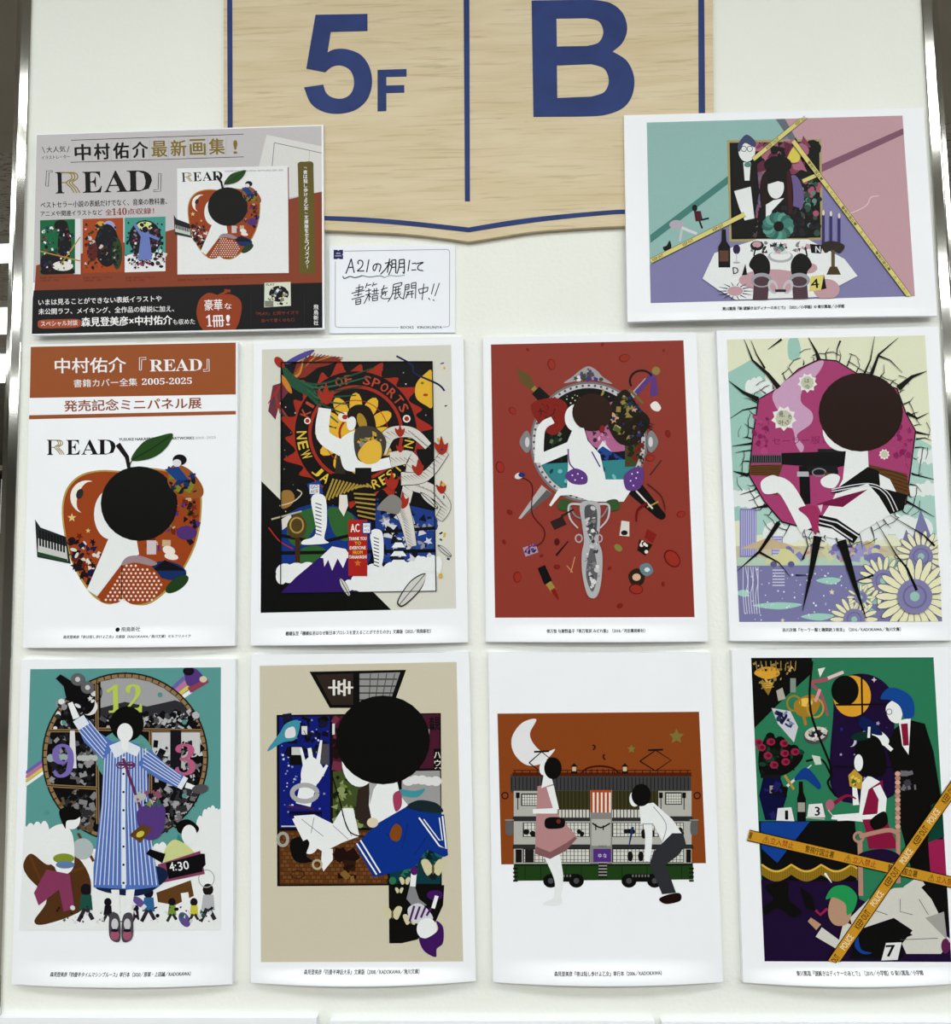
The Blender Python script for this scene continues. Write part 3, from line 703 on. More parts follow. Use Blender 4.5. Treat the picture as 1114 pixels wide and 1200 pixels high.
P.poly([(195, 170), (215, 110), (265, 85), (385, 98), (330, 120), (290, 130), (245, 165)], '8e3a30'); P.poly([(190, 175), (125, 195), (108, 290), (135, 322), (150, 260), (190, 210)], '7a3a4a')
for i in range(12): P.line([(205, 165), (250-i*2, 110-i*2+i*5), (385-i*13, 92-i*5+i*3)], 12, ['a9382a', '8e2f28', '2f5a44', 'c98a3a'][i % 4], 3, smooth=True)
for i in range(9): P.line([(190, 170), (150-i*2, 200+i*4), (108+i*11, 262+i*9)], 11, ['a9382a', '3d3f7a', '2f5a44', 'a9382a'][i % 4], 3, smooth=True)
for i in range(7): P.line([(200, 170), (300, 190+i*14), (500-i*22, 130+i*34)], 11, ['2f5a44', '3b6a50', '284e3e'][i % 3], 4, smooth=True)
P.blob([(160, 120), (195, 150), (235, 190), (262, 232), (215, 215), (175, 180)], '2f5a44'); P.ell(150, 110, 24, 15, 'a9382a', 50); P.ell(225, 90, 60, 10, '5d54a0', -25); P.ell(175, 190, 40, 10, 'c98a3a', 60)
P.part('globe'); P.ell(300, 800, 190, 168, '1f3f8c', clip=[(157, 600), (722, 600), (722, 880), (157, 880)])
for b in ([(190, 690), (260, 650), (300, 670), (270, 740), (220, 790), (180, 760)], [(330, 650), (400, 660), (430, 700), (400, 770), (350, 740)], [(230, 800), (300, 790), (330, 830), (280, 870), (230, 860)]): P.blob(b, '3b6b3c')
P.poly([(157, 690), (190, 670), (200, 700), (160, 730)], 'd8d4d0'); P.line([(120, 690), (232, 660)], 6, 'bab4a0'); P.blob([(157, 590), (190, 584), (206, 610), (190, 640), (157, 648)], 'a07a42'); P.line([(150, 640), (200, 625), (232, 595), (215, 580)], 4, 'c8c2b0', smooth=True)
P.part('blue_panel'); P.poly([(500, 610), (724, 660), (726, 850), (510, 850)], '2a4690'); P.scatter(60, [(510, 620), (720, 670), (720, 840), (520, 840)], ['9a9ca8', 'cfd0d8', '17182a', '3a55a0', '17182a'], 8, 26, 22)
P.part('ring_ropes'); P.line([(155, 750), (300, 776), (430, 745), (725, 722)], 12, '0e0d10'); P.line([(155, 815), (725, 806)], 13, '0e0d10'); P.blob([(182, 700), (215, 668), (248, 700), (240, 750), (200, 758), (180, 735)], '5b4a2c'); P.ring(214, 712, 24, 28, 6, 'b39a52', 20); P.rect(208, 760, 226, 900, '4c3220')
P.part('clouds'); P.cloud(255, 885, 210, 66, '#e3e6ea', 1); P.cloud(210, 905, 130, 60, '#e3e6ea', 2); P.cloud(470, 880, 120, 50, '#e3e6ea', 9)
P.part('mountain'); P.poly([(155, 962), (210, 905), (300, 830), (345, 790), (395, 800), (440, 860), (520, 958)], '3b2470'); P.poly([(300, 832), (345, 790), (395, 800), (425, 845), (400, 832), (385, 870), (365, 835), (345, 880), (330, 840), (316, 866), (312, 834)], 'e2e2e8')
P.part('tower'); 
for i in range(4): P.poly([(552+i*4, 890-i*32), (628-i*4, 890-i*32), (614-i*4, 872-i*32), (566+i*4, 872-i*32)], '#e3e6ea'); P.rect(566+i*3, 872-i*32, 614-i*3, 862-i*32, '24262e')
P.part('clouds')
for x, y, w_, h_, s in ((450, 935, 110, 50, 3), (640, 880, 190, 85, 4), (560, 925, 260, 80, 5), (700, 860, 90, 70, 6)): P.cloud(x, y, w_, h_, '#e3e6ea', s)
P.poly([(455, 950), (520, 920), (728, 890), (729, 955), (440, 960)], '#e3e6ea')
wf = 'd3d1cd'
for pts, w0 in (([(520, 440), (560, 375), (640, 370), (700, 420)], 60), ([(560, 470), (640, 470), (620, 600), (600, 680)], 62), ([(600, 640), (620, 700), (640, 790)], 66), ([(650, 560), (720, 590), (765, 640), (740, 690)], 58), ([(600, 540), (690, 530), (765, 440)], 54)):
    P.part('plume'); P.line(pts, w0, '26242a', w0*.5+3, smooth=True); P.line(pts, w0-5, wf, w0*.5, smooth=True)
    for k in range(16):
        t = k/15; i = min(len(pts)-2, int(t*(len(pts)-1))); f = t*(len(pts)-1)-i; x = pts[i][0]+(pts[i+1][0]-pts[i][0])*f; y = pts[i][1]+(pts[i+1][1]-pts[i][1])*f
        P.line([(x-14, y-8), (x+10, y+9)], 2.5, '6a6864', .5)
for x, y, s in ((595, 370, 1), (662, 510, 1.2), (565, 560, 1.4), (605, 630, 1.3), (748, 430, 1.4), (748, 580, 1), (596, 430, .8), (322, 240, 1.6)):
    P.part('flame'); P.blob([(x-15*s, y), (x-18*s, y-18*s), (x-6*s, y-12*s), (x, y-34*s), (x+8*s, y-12*s), (x+18*s, y-16*s), (x+14*s, y+6*s), (x, y+16*s)], RED)
P.part('central_figure', label='plain white block figure in dark patterned trousers')
P.poly([(365, 420), (350, 560), (395, 560), (390, 420)], '3a342c'); P.line([(318, 280), (312, 380), (385, 430)], 46, '#e3e6ea', 60, smooth=True)
P.blob([(370, 400), (440, 360), (500, 400), (490, 500), (400, 510), (375, 460)], '#e3e6ea'); P.line([(400, 485), (480, 495), (560, 480)], 40, '#e3e6ea', smooth=True)
P.blob([(400, 300), (430, 268), (480, 275), (505, 330), (500, 385), (450, 380), (420, 340)], '2a2019'); P.ell(416, 336, 17, 26, '#e3e6ea', 10); P.ell(455, 330, 16, 34, 'b08e34', -20)
P.blob([(430, 360), (500, 350), (545, 400), (520, 470), (440, 470)], '4a4640'); P.scatter(30, [(440, 370), (500, 360), (535, 410), (510, 460), (450, 460)], ['9c8a3e', '22201e', '8a8a90', 'c9a84a'], 5, 13, 23)
P.blob([(440, 450), (480, 400), (524, 410), (522, 470), (470, 486)], 'dcb84a'); P.rect(430, 500, 490, 570, '18161a')
P.poly([(300, 590), (345, 520), (480, 530), (510, 620), (500, 700), (450, 690), (430, 620), (330, 640)], '1c1916')
for i in range(12): P.line([(318+i*14, 625-i*6), (350+i*13, 540+i*3)], 7, 'b09648')
for i in range(6): P.line([(425+i*3, 595+i*16), (505, 600+i*18)], 6, 'b09648')
P.poly([(252, 560), (300, 545), (312, 595), (268, 610)], '2c479a'); P.rect(262, 562, 298, 596, 'd8d8de'); P.text('GO', (266, 578), (294, 574), 12, '2a2a34'); P.text('ACE', (266, 594), (294, 590), 11, '2a2a34')
for bx in (0, 1):
    q = (lambda l: l) if not bx else (lambda l: [(x*.86+255, y*.9+190) for x, y in l])
    P.blob(q([(268, 612), (318, 606), (326, 700), (316, 760), (330, 778), (240, 784), (238, 768), (285, 740)]), '#e3e6ea')
    for k in range(9): P.line(q([(283, 630+k*14), (306, 638+k*14)]), 3.5, '26242a')
P.poly([(372, 600), (400, 600), (404, 640), (388, 680), (370, 650)], 'dddad4'); P.blob([(510, 650), (560, 600), (600, 620), (590, 670), (540, 660)], '8d8b88')
P.part('red_banner'); P.rect(405, 692, 475, 900, 'b02f2a'); P.text('AC', (414, 738), (446, 737), 30, 'e6e2e0', .03); P.rect(455, 700, 490, 745, '2c479a'); P.rect(460, 705, 485, 740, '#e3e6ea'); P.text('GO', (463, 720), (482, 720), 10, '2a2a34'); P.text('ACE', (463, 735), (482, 735), 9, '2a2a34')
for k, (s, c) in enumerate((('THANK YOU', 'e6e2e0'), ('TO', 'dcb63e'), ('EVERYONE', 'e6e2e0'), ('FROM', 'dcb63e'), ('TANAHASHI', 'e6e2e0'))):
    hw = 6+len(s)*2.9; P.text(s, (440-hw, 768+k*17), (440+hw, 767+k*17), 12, c, .04)
P.star(440, 852, 14, 'c77a3a')
for (a, b, w_) in (((690, 890), (590, 1010), 50), ((372, 905), (410, 975), 22), ((735, 785), (785, 828), 20), ((670, 590), (735, 650), 22)):
    P.part('feather'); mx, my = (a[0]+b[0])/2, (a[1]+b[1])/2; dx, dy = b[0]-a[0], b[1]-a[1]; l = math.hypot(dx, dy); nx, ny = -dy/l*w_/2, dx/l*w_/2
    P.blob([a, (mx+nx-dx*.15, my+ny-dy*.15), (b[0]-dx*.12+nx*.7, b[1]-dy*.12+ny*.7), b, (b[0]-dx*.12-nx*.7, b[1]-dy*.12-ny*.7), (mx-nx-dx*.15, my-ny-dy*.15)], '2a282c')
    P.blob([(a[0]+2, a[1]+3), (mx+nx*.85-dx*.13, my+ny*.85-dy*.13), (b[0]-dx*.14+nx*.55, b[1]-dy*.14+ny*.55), (b[0]-dx*.04, b[1]-dy*.04), (b[0]-dx*.14-nx*.55, b[1]-dy*.14-ny*.55), (mx-nx*.85-dx*.13, my-ny*.85-dy*.13)], 'cdcdcb'); P.line([a, b], 3, '55535a')
P.line([(582, 86), (640, 120), (650, 150), (735, 190), (760, 215)], 7, '252a5c', smooth=True); P.line([(110, 720), (150, 770), (200, 800)], 5, RED, smooth=True)
P.scatter(12, [(640, 60), (780, 60), (790, 900), (740, 900), (730, 100)], ['24306a', '2f6a4c', 'd8b040', '26242c'], 4, 9, 24, 'r')
P.line(fr+[fr[0]], 4, '121116')
captioned(P, '棚橋弘至『棚橋弘至はなぜ新日本プロレスを変えることができたのか』文庫版（2025／飛鳥新社）', (174, 1120), (710, 1110), 15)
P.finish()

# ================================================================== RED BOARD (row one, third)
root, P = board('portrait_board', [(566, 394.8), (815.6, 389.7), (829.5, 751.8), (569.2, 752.2)], 'portrait board with red print of a silver oval hand mirror over crossed pens', 'board', bow=0.0045, v0=.94)
P.crop = (550, 380, 3.077); P.part('backdrop'); quad = [(77, 73), (771, 58), (811, 1056), (92, 1058)]; P.clip = [P.T(p) for p in quad]
RB = '#8a372d'; P.poly(quad, RB)
P.part('crossed_pen'); P.poly([(168, 162), (215, 180), (240, 232), (228, 240), (188, 215)], '6b5a36'); P.line([(228, 228), (240, 240)], 18, 'a08a4a'); P.line([(238, 238), (300, 300)], 38, '131114', 44); P.part('crossed_pen'); P.line([(575, 570), (690, 690)], 66, '131114', 32); P.ell(692, 690, 15, 15, '131114'); P.line([(640, 660), (680, 640)], 5, 'b9a050'); P.line([(600, 600), (660, 665)], 6, 'e0d8d8')
P.part('sword'); P.poly([(260, 580), (300, 612), (185, 702), (176, 700)], 'b9b8ba'); P.poly([(278, 597), (300, 612), (185, 702)], '68666a'); P.part('sword_hilt'); P.line([(570, 275), (640, 200)], 18, 'b4b3b8'); P.line([(600, 250), (675, 165)], 18, '66448c'); P.ell(672, 168, 15, 15, '9a8550'); P.ring(620, 205, 42, 38, 8, '241c1c', 20, 150, 330); P.poly([(655, 200), (672, 190), (680, 255), (650, 262)], '66448c'); P.line([(575, 235), (625, 285)], 9, '7a6a40')
P.part('mirror_head')
P.ell(430, 425, 212, 218, '7d7c80', n=56); P.ell(430, 425, 204, 210, 'c4c3c8', n=56)
for i in range(56):
    a = 2*math.pi*i/56; P.ell(430+198*math.cos(a), 425+204*math.sin(a), 5, 5, '5e5c62', n=6)
P.ell(430, 425, 189, 195, '15161a', n=56)
mc = [(430+188*math.cos(2*math.pi*i/28), 425+194*math.sin(2*math.pi*i/28)) for i in range(28)]
P.scatter(45, [(300, 260), (500, 240), (560, 300), (300, 330)], ['d9d9a8', 'a8a8b0'], 1.5, 3, 31, 'o'); P.moon(468, 244, 17, 'a8984e', 200)
P.blob([(430, 330), (560, 270), (615, 360), (600, 440), (500, 460), (430, 420)], 'b4709a', clip=mc); P.scatter(40, [(440, 340), (560, 290), (600, 380), (560, 440), (440, 420)], ['d8b0c8', '8a4472', 'c890b4', '40303a'], 4, 10, 32)
P.poly([(450, 470), (480, 420), (520, 470)], 'dadfe8'); P.poly([(430, 480), (480, 440), (560, 490), (560, 500), (430, 500)], '2f4f9a'); P.scatter(22, [(430, 460), (560, 460), (560, 495), (430, 495)], ['17224a', '101418'], 5, 14, 33, 't')
P.poly([(243, 505), (560, 488), (612, 505), (560, 590), (300, 600)], '3f8c94', clip=mc); P.scatter(30, [(250, 515), (540, 500), (540, 560), (320, 585)], ['2d5a60', 'b06a80', '7ac0c4', '20484c'], 6, 14, 34, 'e')
P.poly([(560, 420), (632, 430), (632, 510), (560, 515)], '4a5230', clip=mc); P.scatter(24, [(560, 430), (628, 430), (625, 505), (560, 505)], ['7a2a22', '2a3018', '7a2a22'], 5, 11, 35, 'eo'); P.scatter(30, [(300, 380), (345, 370), (345, 490), (265, 490)], ['2d4030', '223428', '6a7a60'], 4, 12, 36)
P.blob([(505, 300), (560, 235), (610, 300), (650, 350), (600, 430), (540, 430), (500, 370)], '2a2418'); P.scatter(50, [(515, 290), (560, 245), (620, 320), (630, 380), (570, 430), (510, 370)], ['5a6a34', 'c9a88a', '9a8a50', '2a2018', '2a3a68', '3a2a1c'], 5, 15, 37)
for i in range(10): P.line([(570+i*3, 400), (600+i*4, 330+i*5), (650+i*2, 360+(i % 3)*14)], 3, '2a2018', 1, smooth=True)
P.part('red_folds'); P.blob([(222, 290), (300, 265), (350, 290), (345, 360), (300, 400), (250, 360)], '8c2c24'); P.scatter(12, [(240, 290), (330, 280), (330, 370), (260, 350)], ['4a1614', '6a201a'], 8, 20, 38, 'l')
P.part('pale_figure', label='plain pale bust silhouette with a brown round of hair')
pl = '#e3e6ea'
P.ell(385, 338, 42, 50, pl); P.ell(442, 318, 72, 68, '3a2620')
P.poly([(375, 370), (412, 375), (425, 420), (470, 470), (490, 560), (560, 560), (600, 570), (555, 640), (440, 640), (350, 610), (355, 500), (350, 430)], pl)
P.line([(300, 345), (258, 380), (250, 500)], 26, pl, 34, smooth=True); P.line([(250, 490), (370, 440)], 40, pl); P.line([(440, 470), (470, 580), (320, 606)], 34, pl, 26, smooth=True); P.line([(325, 605), (290, 655)], 20, pl, 8)
P.blob([(345, 545), (380, 520), (420, 540), (420, 575), (370, 575)], '6a4690'); P.blob([(560, 540), (600, 515), (628, 530), (615, 590), (570, 600), (555, 570)], '6a4690')
for x, y in ((370, 545), (390, 540), (405, 555), (380, 562), (585, 540), (600, 555), (580, 565), (605, 535), (590, 582)): P.ell(x, y, 3, 3, 'e6e2ee', n=6)
P.line([(355, 450), (360, 500), (385, 530)], 5, '6a4690', smooth=True); P.line([(440, 460), (470, 515)], 5, '6a4690')
P.part('mirror_ornament')
P.blob([(340, 212), (370, 190), (400, 165), (430, 152), (460, 168), (480, 190), (515, 215), (470, 205), (430, 200), (380, 206)], 'a9a8ae'); P.scatter(24, [(370, 200), (430, 160), (490, 200)], ['5a585e', 'd8d8dc', '5b3f80', '3e5a34'], 5, 11, 39)
for sx in (-1, 1):
    P.part('silver_scroll'); P.blob([(430+sx*212, 400), (430+sx*228, 385), (430+sx*250, 425), (430+sx*228, 462), (430+sx*212, 450)], '8d8c92'); P.ell(430+sx*222, 425, 8, 18, 'd0d0d4')
    P.blob([(430+sx*62, 640), (430+sx*100, 632), (430+sx*112, 662), (430+sx*80, 672)], '41603a')
    P.line([(430+sx*25, 650), (430+sx*70, 652), (430+sx*68, 700), (430+sx*40, 735)], 9, 'c4c3c8', 5, smooth=True); P.line([(430+sx*68, 660), (430+sx*50, 690), (430+sx*30, 700)], 6, '8d8c92', smooth=True); P.ring(430+sx*36, 772, 12, 14, 5, 'b4b3b8', 12)
P.part('mirror_handle'); P.blob([(400, 645), (465, 645), (470, 720), (465, 780), (478, 830), (475, 920), (462, 975), (442, 988), (422, 970), (406, 900), (404, 830), (412, 780), (405, 720)], 'b7b6bb')
P.blob([(415, 660), (455, 660), (458, 740), (440, 780), (422, 740)], '5c5a60'); P.blob([(425, 850), (440, 800), (456, 850), (460, 910), (442, 965), (420, 910)], '6a686e'); P.scatter(60, [(415, 655), (460, 655), (465, 900), (442, 960), (420, 900)], ['c9c8cc', '4a484e', 'dad9dd', '87868b'], 4, 11, 40, 'el')
P.part('trinket'); P.poly([(245, 880), (272, 868), (298, 925), (270, 940)], '17141a'); P.line([(284, 932), (304, 962)], 22, 'a8904e'); P.line([(300, 955), (320, 992)], 20, '8a2a22', 6)
P.part('trinket'); P.poly([(192, 806), (238, 790), (248, 822), (202, 838)], 'b0a0b4'); P.scatter(14, [(196, 808), (238, 794), (244, 820), (204, 832)], ['5a4a90', '402c50', 'a8405a'], 4, 8, 41, 'r'); P.line([(180, 550), (225, 580), (225, 680), (268, 740), (265, 780), (240, 800)], 4, '5a1c1c', smooth=True); P.ell(178, 547, 16, 11, 'd8d4da', -20); P.ell(188, 543, 12, 9, '2c3a80')
P.part('trinket'); P.poly([(290, 712), (335, 692), (350, 722), (306, 742)], '3a2a2a'); P.line([(330, 692), (375, 668)], 6, '3a2a2a'); P.line([(312, 834), (356, 782)], 8, '2a1818', 4); P.ell(315, 785, 10, 13, '5a2020'); P.line([(365, 895), (380, 838)], 3, 'c8a070'); P.line([(350, 870), (372, 895)], 3, 'c8a070')
P.part('trinket'); P.poly([(548, 708), (576, 712), (576, 765), (540, 762)], 'd6d4d0'); P.ell(558, 752, 12, 9, '2a2624'); P.ell(536, 806, 16, 11, '8a8a4a', 40); P.poly([(612, 775), (660, 795), (634, 835), (604, 815)], '3a2018'); P.scatter(14, [(620, 780), (655, 795), (634, 830), (610, 812)], ['e0dcd8', '201410'], 4, 8, 42, 'o'); P.poly([(640, 738), (675, 758), (660, 790), (630, 770)], '8c2c24')
P.part('trinket'); P.blob([(572, 905), (600, 880), (630, 895), (625, 935), (590, 945)], '3a2a20'); P.ell(602, 912, 15, 13, 'd6b8a0'); P.blob([(615, 870), (645, 862), (662, 890), (640, 908), (618, 895)], '6e8c98'); P.ell(640, 885, 10, 8, 'd8d8dc')
P.part('trinket'); P.line([(600, 712), (606, 670), (640, 645)], 6, '7a1c1c', 12, smooth=True); P.line([(692, 490), (650, 545)], 5, '4a3028'); P.blob([(652, 290), (672, 278), (690, 300), (680, 314), (660, 308)], 'e4dfe0'); P.line([(640, 575), (690, 620), (705, 670)], 4, '5a2a20', smooth=True)
rnd = random.Random(8)
for (x, y, r) in ((295, 145, 20), (558, 122, 20), (155, 312, 16), (110, 515, 22), (145, 678, 12), (172, 912, 20), (315, 875, 12), (715, 395, 14), (730, 845, 36), (762, 685, 16), (542, 1015, 12), (650, 482, 18), (125, 785, 9), (480, 72, 8), (210, 92, 7), (698, 937, 9), (600, 955, 26), (477, 378, 14), (260, 835, 8), (505, 880, 8), (700, 95, 6)):
    P.part('petal'); a = rnd.uniform(0, 360); P.ell(x, y, r, r*.72, '6c1e1a', a, 14); P.ell(x+1, y, r*.86, r*.6, 'a13a30' if r > 15 else '8c2c24', a, 14)
captioned(P, '俵万智 与謝野晶子『俵万智訳 みだれ髪』（2018／河出書房新社）', (278, 1113), (632, 1111), 14)
P.finish()

# ================================================================== CRACKED WALL BOARD (row one, fourth)
root, P = board('portrait_board', [(839.3, 387.4), (1099.6, 383), (1118.5, 750.5), (855.2, 751.2)], 'portrait board with print of a cracked pastel wall around a magenta hole and sunflowers', 'board', bow=0.004, v0=.955)
P.crop = (834, 380, 3.079); quad = [(53, 55), (768, 40), (830, 1072), (98, 1074)]; P.clip = [P.T(p) for p in quad]
P.part('backdrop'); P.rect(30, 20, 860, 1100, '#dcdfc6'); P.poly([(30, 190), (120, 140), (200, 240), (200, 420), (140, 700), (30, 720)], 'a6c8c2'); P.poly([(560, 300), (860, 480), (860, 760), (120, 760), (70, 560)], 'b2cfca')
P.blob([(80, 200), (110, 150), (150, 130), (190, 180), (180, 260), (90, 300), (60, 250)], 'a6c8c2'); P.blob([(275, 60), (305, 45), (320, 90), (310, 125), (278, 125)], 'a6c8c2')
for x, y, w_, h_, s in ((110, 640, 140, 80, 1), (330, 760, 260, 90, 2), (650, 740, 260, 110, 3), (760, 600, 90, 60, 4), (170, 230, 90, 60, 5), (780, 480, 70, 60, 6)): P.cloud(x, y, w_, h_, 'dfe4e6', s)
P.part('skyline'); BL_ = '#7877a6'
P.rect(60, 800, 860, 1100, 'c9c4ae'); P.poly([(60, 872), (860, 866), (860, 1100), (60, 1100)], BL_)
P.rect(100, 665, 160, 840, '8f8cc2')
for i in range(7): P.rect(106+i*8, 672, 109+i*8, 835, 'c6c6de')
P.rect(215, 765, 255, 850, '9a97c8'); 
for i in range(8): P.rect(218, 770+i*10, 252, 774+i*10, 'cfcfe2')
P.poly([(715, 800), (752, 668), (800, 790)], BL_); P.poly([(680, 800), (700, 740), (730, 800)], BL_); P.poly([(100, 810), (200, 770), (330, 812)], 'c8b69a'); P.poly([(480, 820), (560, 780), (640, 822)], 'c8b69a')
P.rect(92, 842, 640, 870, 'b9cfc2'); P.scatter(46, [(260, 800), (600, 800), (600, 850), (260, 850)], ['8f8cc2', 'c09aa0', 'cfcfae', 'a6a4cc', '7d7ab8'], 8, 18, 51, 'er')
P.blob([(200, 865), (205, 838), (235, 832), (248, 812), (280, 815), (300, 842), (306, 865)], 'd2d0a8'); P.ell(222, 866, 12, 11, '6a6898'); P.ell(285, 866, 12, 11, '6a6898'); P.rect(600, 835, 660, 862, 'd4d2b0'); P.blob([(550, 850), (570, 828), (610, 828), (625, 858)], '8583b8')
for x, y, w_ in ((235, 1015, 90), (420, 925, 45), (380, 1055, 60), (110, 970, 25)): P.blob([(x-w_, y), (x, y-12), (x+w_, y-4), (x+10, y+14)], 'a8cfc4')
P.scatter(80, [(105, 885), (520, 880), (560, 1065), (110, 1068)], ['dfe0ec', 'c8c8e0'], 1.6, 4, 52, 'o'); P.star(432, 966, 11, 'ddd6b8'); P.star(255, 1068, 9, 'ddd6b8')
for i in range(7): P.line([(112+i*9, 875), (116+i*9+(4 if i % 2 else -4), 930), (112+i*9, 980), (118+i*9, 1045)], 2.5, 'd4d4e6', smooth=True)
for i in range(6): P.rect(218, 885+i*11, 262, 889+i*11, 'cfcfe2')
P.part('sunflowers')
def sun(cx, cy, r, n):
    for i in range(n):
        a = 360*i/n; P.ell(cx+r*.72*math.cos(math.radians(a)), cy+r*.72*math.sin(math.radians(a)), r*.34, r*.115, '6e6b90', a, 10)
        P.ell(cx+r*.72*math.cos(math.radians(a)), cy+r*.72*math.sin(math.radians(a)), r*.31, r*.092, '#e2e0bc', a, 10)
    P.ell(cx, cy, r*.47, r*.47, '8d8ab4', n=24); P.ring(cx, cy, r*.3, r*.3, r*.05, '7674a4', 20); P.ell(cx, cy, r*.13, r*.13, '9fc6be', n=12)
P.scatter(26, [(540, 930), (620, 860), (820, 900), (825, 1060), (560, 1060)], ['9fc6b6', '86b0a4', 'a8cfc4'], 16, 36, 53, 'e')
sun(752, 838, 92, 18); sun(615, 925, 86, 18); sun(512, 1065, 84, 18); sun(535, 985, 48, 12); sun(728, 982, 135, 22)
P.part('magenta_hole'); MG = '#a03c6e'
hole = [(385, 125), (448, 130), (520, 175), (668, 232), (700, 320), (735, 385), (718, 520), (700, 650), (600, 712), (480, 780), (350, 742), (250, 715), (185, 640), (130, 545), (145, 400), (165, 270), (235, 230), (310, 160)]
P.poly(hole, '1c161c'); P.poly([(425+(x-425)*.985, 450+(y-450)*.985) for x, y in hole], MG)
P.blob([(225, 240), (330, 160), (400, 132), (380, 180), (330, 230), (320, 280), (360, 320), (355, 360), (305, 400), (330, 440), (320, 462), (300, 430), (290, 380), (230, 300)], 'c9a8c4')
P.scatter(34, [(150, 330), (200, 340), (200, 460), (150, 460)], ['8c2c62', 'b85088', '963468'], 6, 14, 54, 'el'); P.scatter(30, [(650, 350), (720, 380), (710, 520), (660, 500)], ['8c2c62', 'b85088', '963468'], 6, 14, 55, 'el')
for x, y, r in ((343, 212, 36), (258, 340, 46), (620, 470, 20)):
    P.star(x, y, r, 'e2e0e2', 9, .75, 10); P.ell(x, y, r*.66, r*.66, 'c4c6b4', n=10)
P.text('は', (333, 212), (350, 212), 15, '3a363a'); P.text('今', (333, 236), (352, 236), 18, '3a363a'); P.text('機、', (240, 336), (262, 336), 24, '3a363a'); P.text('叶', (240, 366), (260, 366), 20, '3a363a'); P.text('ひき', (272, 366), (290, 330), 14, '3a363a'); P.text('セーラー服と', (216, 436), (420, 430), 26, '8a2a5e')
P.part('dark_machine', label='black and wooden machine shape'); 
P.rect(140, 474, 255, 500, '22222a')
for i in range(14): P.rect(142+i*8, 470, 146+i*8, 502, '5a5a62')
P.poly([(250, 465), (480, 458), (485, 510), (380, 530), (330, 512), (250, 506)], '17171c'); P.poly([(312, 512), (350, 512), (354, 648), (318, 652)], '17171c'); P.rect(306, 532, 348, 550, 'b9b9be'); P.poly([(340, 512), (450, 510), (455, 540), (350, 545)], '24242a'); P.ring(385, 535, 24, 14, 5, '8a8a90', 16); P.rect(380, 450, 470, 462, '2a2a30')
wd = '6a4a2a'
P.poly([(132, 508), (256, 506), (240, 548), (135, 545)], wd); P.poly([(560, 505), (700, 540), (714, 618), (600, 600)], wd); P.poly([(195, 548), (240, 545), (236, 618), (205, 612)], wd); P.poly([(400, 535), (450, 540), (430, 580)], wd)
for i in range(5): P.line([(140, 514+i*7), (190, 510+i*8), (245, 514+i*6)], 2, '42290f', smooth=True); P.line([(575+i*8, 522+i*16), (640+i*5, 530+i*15), (705, 552+i*13)], 2.5, '42290f', smooth=True)
P.part('pale_figure', label='plain pale bust silhouette with a brown round of hair and dark collar')
pl = '#e3e6ea'
P.ell(470, 385, 72, 74, pl); P.poly([(485, 430), (560, 440), (565, 560), (470, 560)], pl)
P.poly([(430, 640), (470, 560), (560, 520), (640, 560), (690, 660), (600, 712), (480, 780), (390, 765), (380, 720)], pl); P.line([(215, 575), (270, 600), (345, 740)], 56, pl, 60, smooth=True); P.blob([(175, 570), (215, 545), (245, 560), (250, 600), (190, 612)], pl); P.blob([(392, 560), (430, 540), (460, 552), (440, 590), (400, 585)], pl)
P.ell(535, 318, 152, 142, '33221e')
P.poly([(425, 610), (560, 515), (600, 530), (605, 590), (700, 615), (690, 668), (640, 686), (600, 620), (560, 575), (450, 610)], '17151b')
P.line([(430, 604), (560, 585), (620, 610), (655, 676)], 3.5, 'd6d6de', smooth=True); P.line([(430, 596), (560, 575), (630, 605), (668, 672)], 3.5, 'd6d6de', smooth=True)
P.line([(370, 705), (440, 720), (520, 775)], 40, '17151b'); P.line([(372, 698), (450, 716), (530, 768)], 5, 'd6d6de'); P.line([(368, 712), (430, 728), (505, 778)], 5, 'd6d6de')
P.poly([(375, 650), (470, 620), (560, 596), (470, 660)], '7e2450'); P.blob([(310, 665), (370, 655), (385, 700), (372, 760), (345, 700)], 'a83c6c'); P.poly([(380, 655), (398, 650), (392, 680)], 'd8c8d4')
CK = '15151a'
CRK = (([(115, 55), (145, 130), (200, 180), (240, 230)], 18), ([(140, 60), (160, 110), (190, 160)], 7), ([(200, 92), (250, 55)], 8), ([(345, 45), (375, 100), (385, 130)], 16), ([(448, 130), (450, 90), (462, 60)], 7), ([(585, 45), (570, 130), (545, 185)], 8), ([(670, 50), (600, 110), (570, 190)], 14), ([(772, 170), (720, 190), (670, 232)], 22), ([(685, 175), (640, 130), (600, 115)], 6), ([(780, 320), (740, 340), (700, 320)], 12), ([(785, 400), (735, 390)], 9), ([(60, 205), (110, 245), (165, 272)], 18), ([(65, 340), (110, 310), (160, 300)], 6), ([(72, 440), (145, 430)], 8), ([(75, 530), (130, 545)], 14), ([(100, 615), (150, 600), (160, 590)], 8), ([(140, 665), (200, 655)], 12), ([(800, 695), (720, 650), (700, 640)], 10), ([(800, 560), (720, 540)], 6), ([(90, 890), (170, 820), (240, 715)], 18), ([(280, 910), (240, 860), (170, 822)], 8), ([(325, 1035), (355, 900), (380, 765)], 30), ([(555, 1065), (510, 930), (465, 780)], 34), ([(330, 742), (345, 800), (325, 850)], 7), ([(510, 930), (580, 905)], 9), ([(350, 905), (300, 905)], 5), ([(590, 712), (660, 830), (700, 880), (735, 960)], 11), ([(640, 690), (760, 760), (800, 800)], 8))
for pts, w0 in CRK:
    P.part('crack'); P.line(pts[::-1], w0, CK, 1.5)
def edge(a, k=1.0):
    x, y = 430.0, 450.0
    while inside((x, y), hole): x += 3*math.cos(a); y += 3*math.sin(a)
    return (x+k*math.cos(a), y+k*math.sin(a))
rnd = random.Random(3); N_ = 46; prev = None
P.part('fine_cracks')
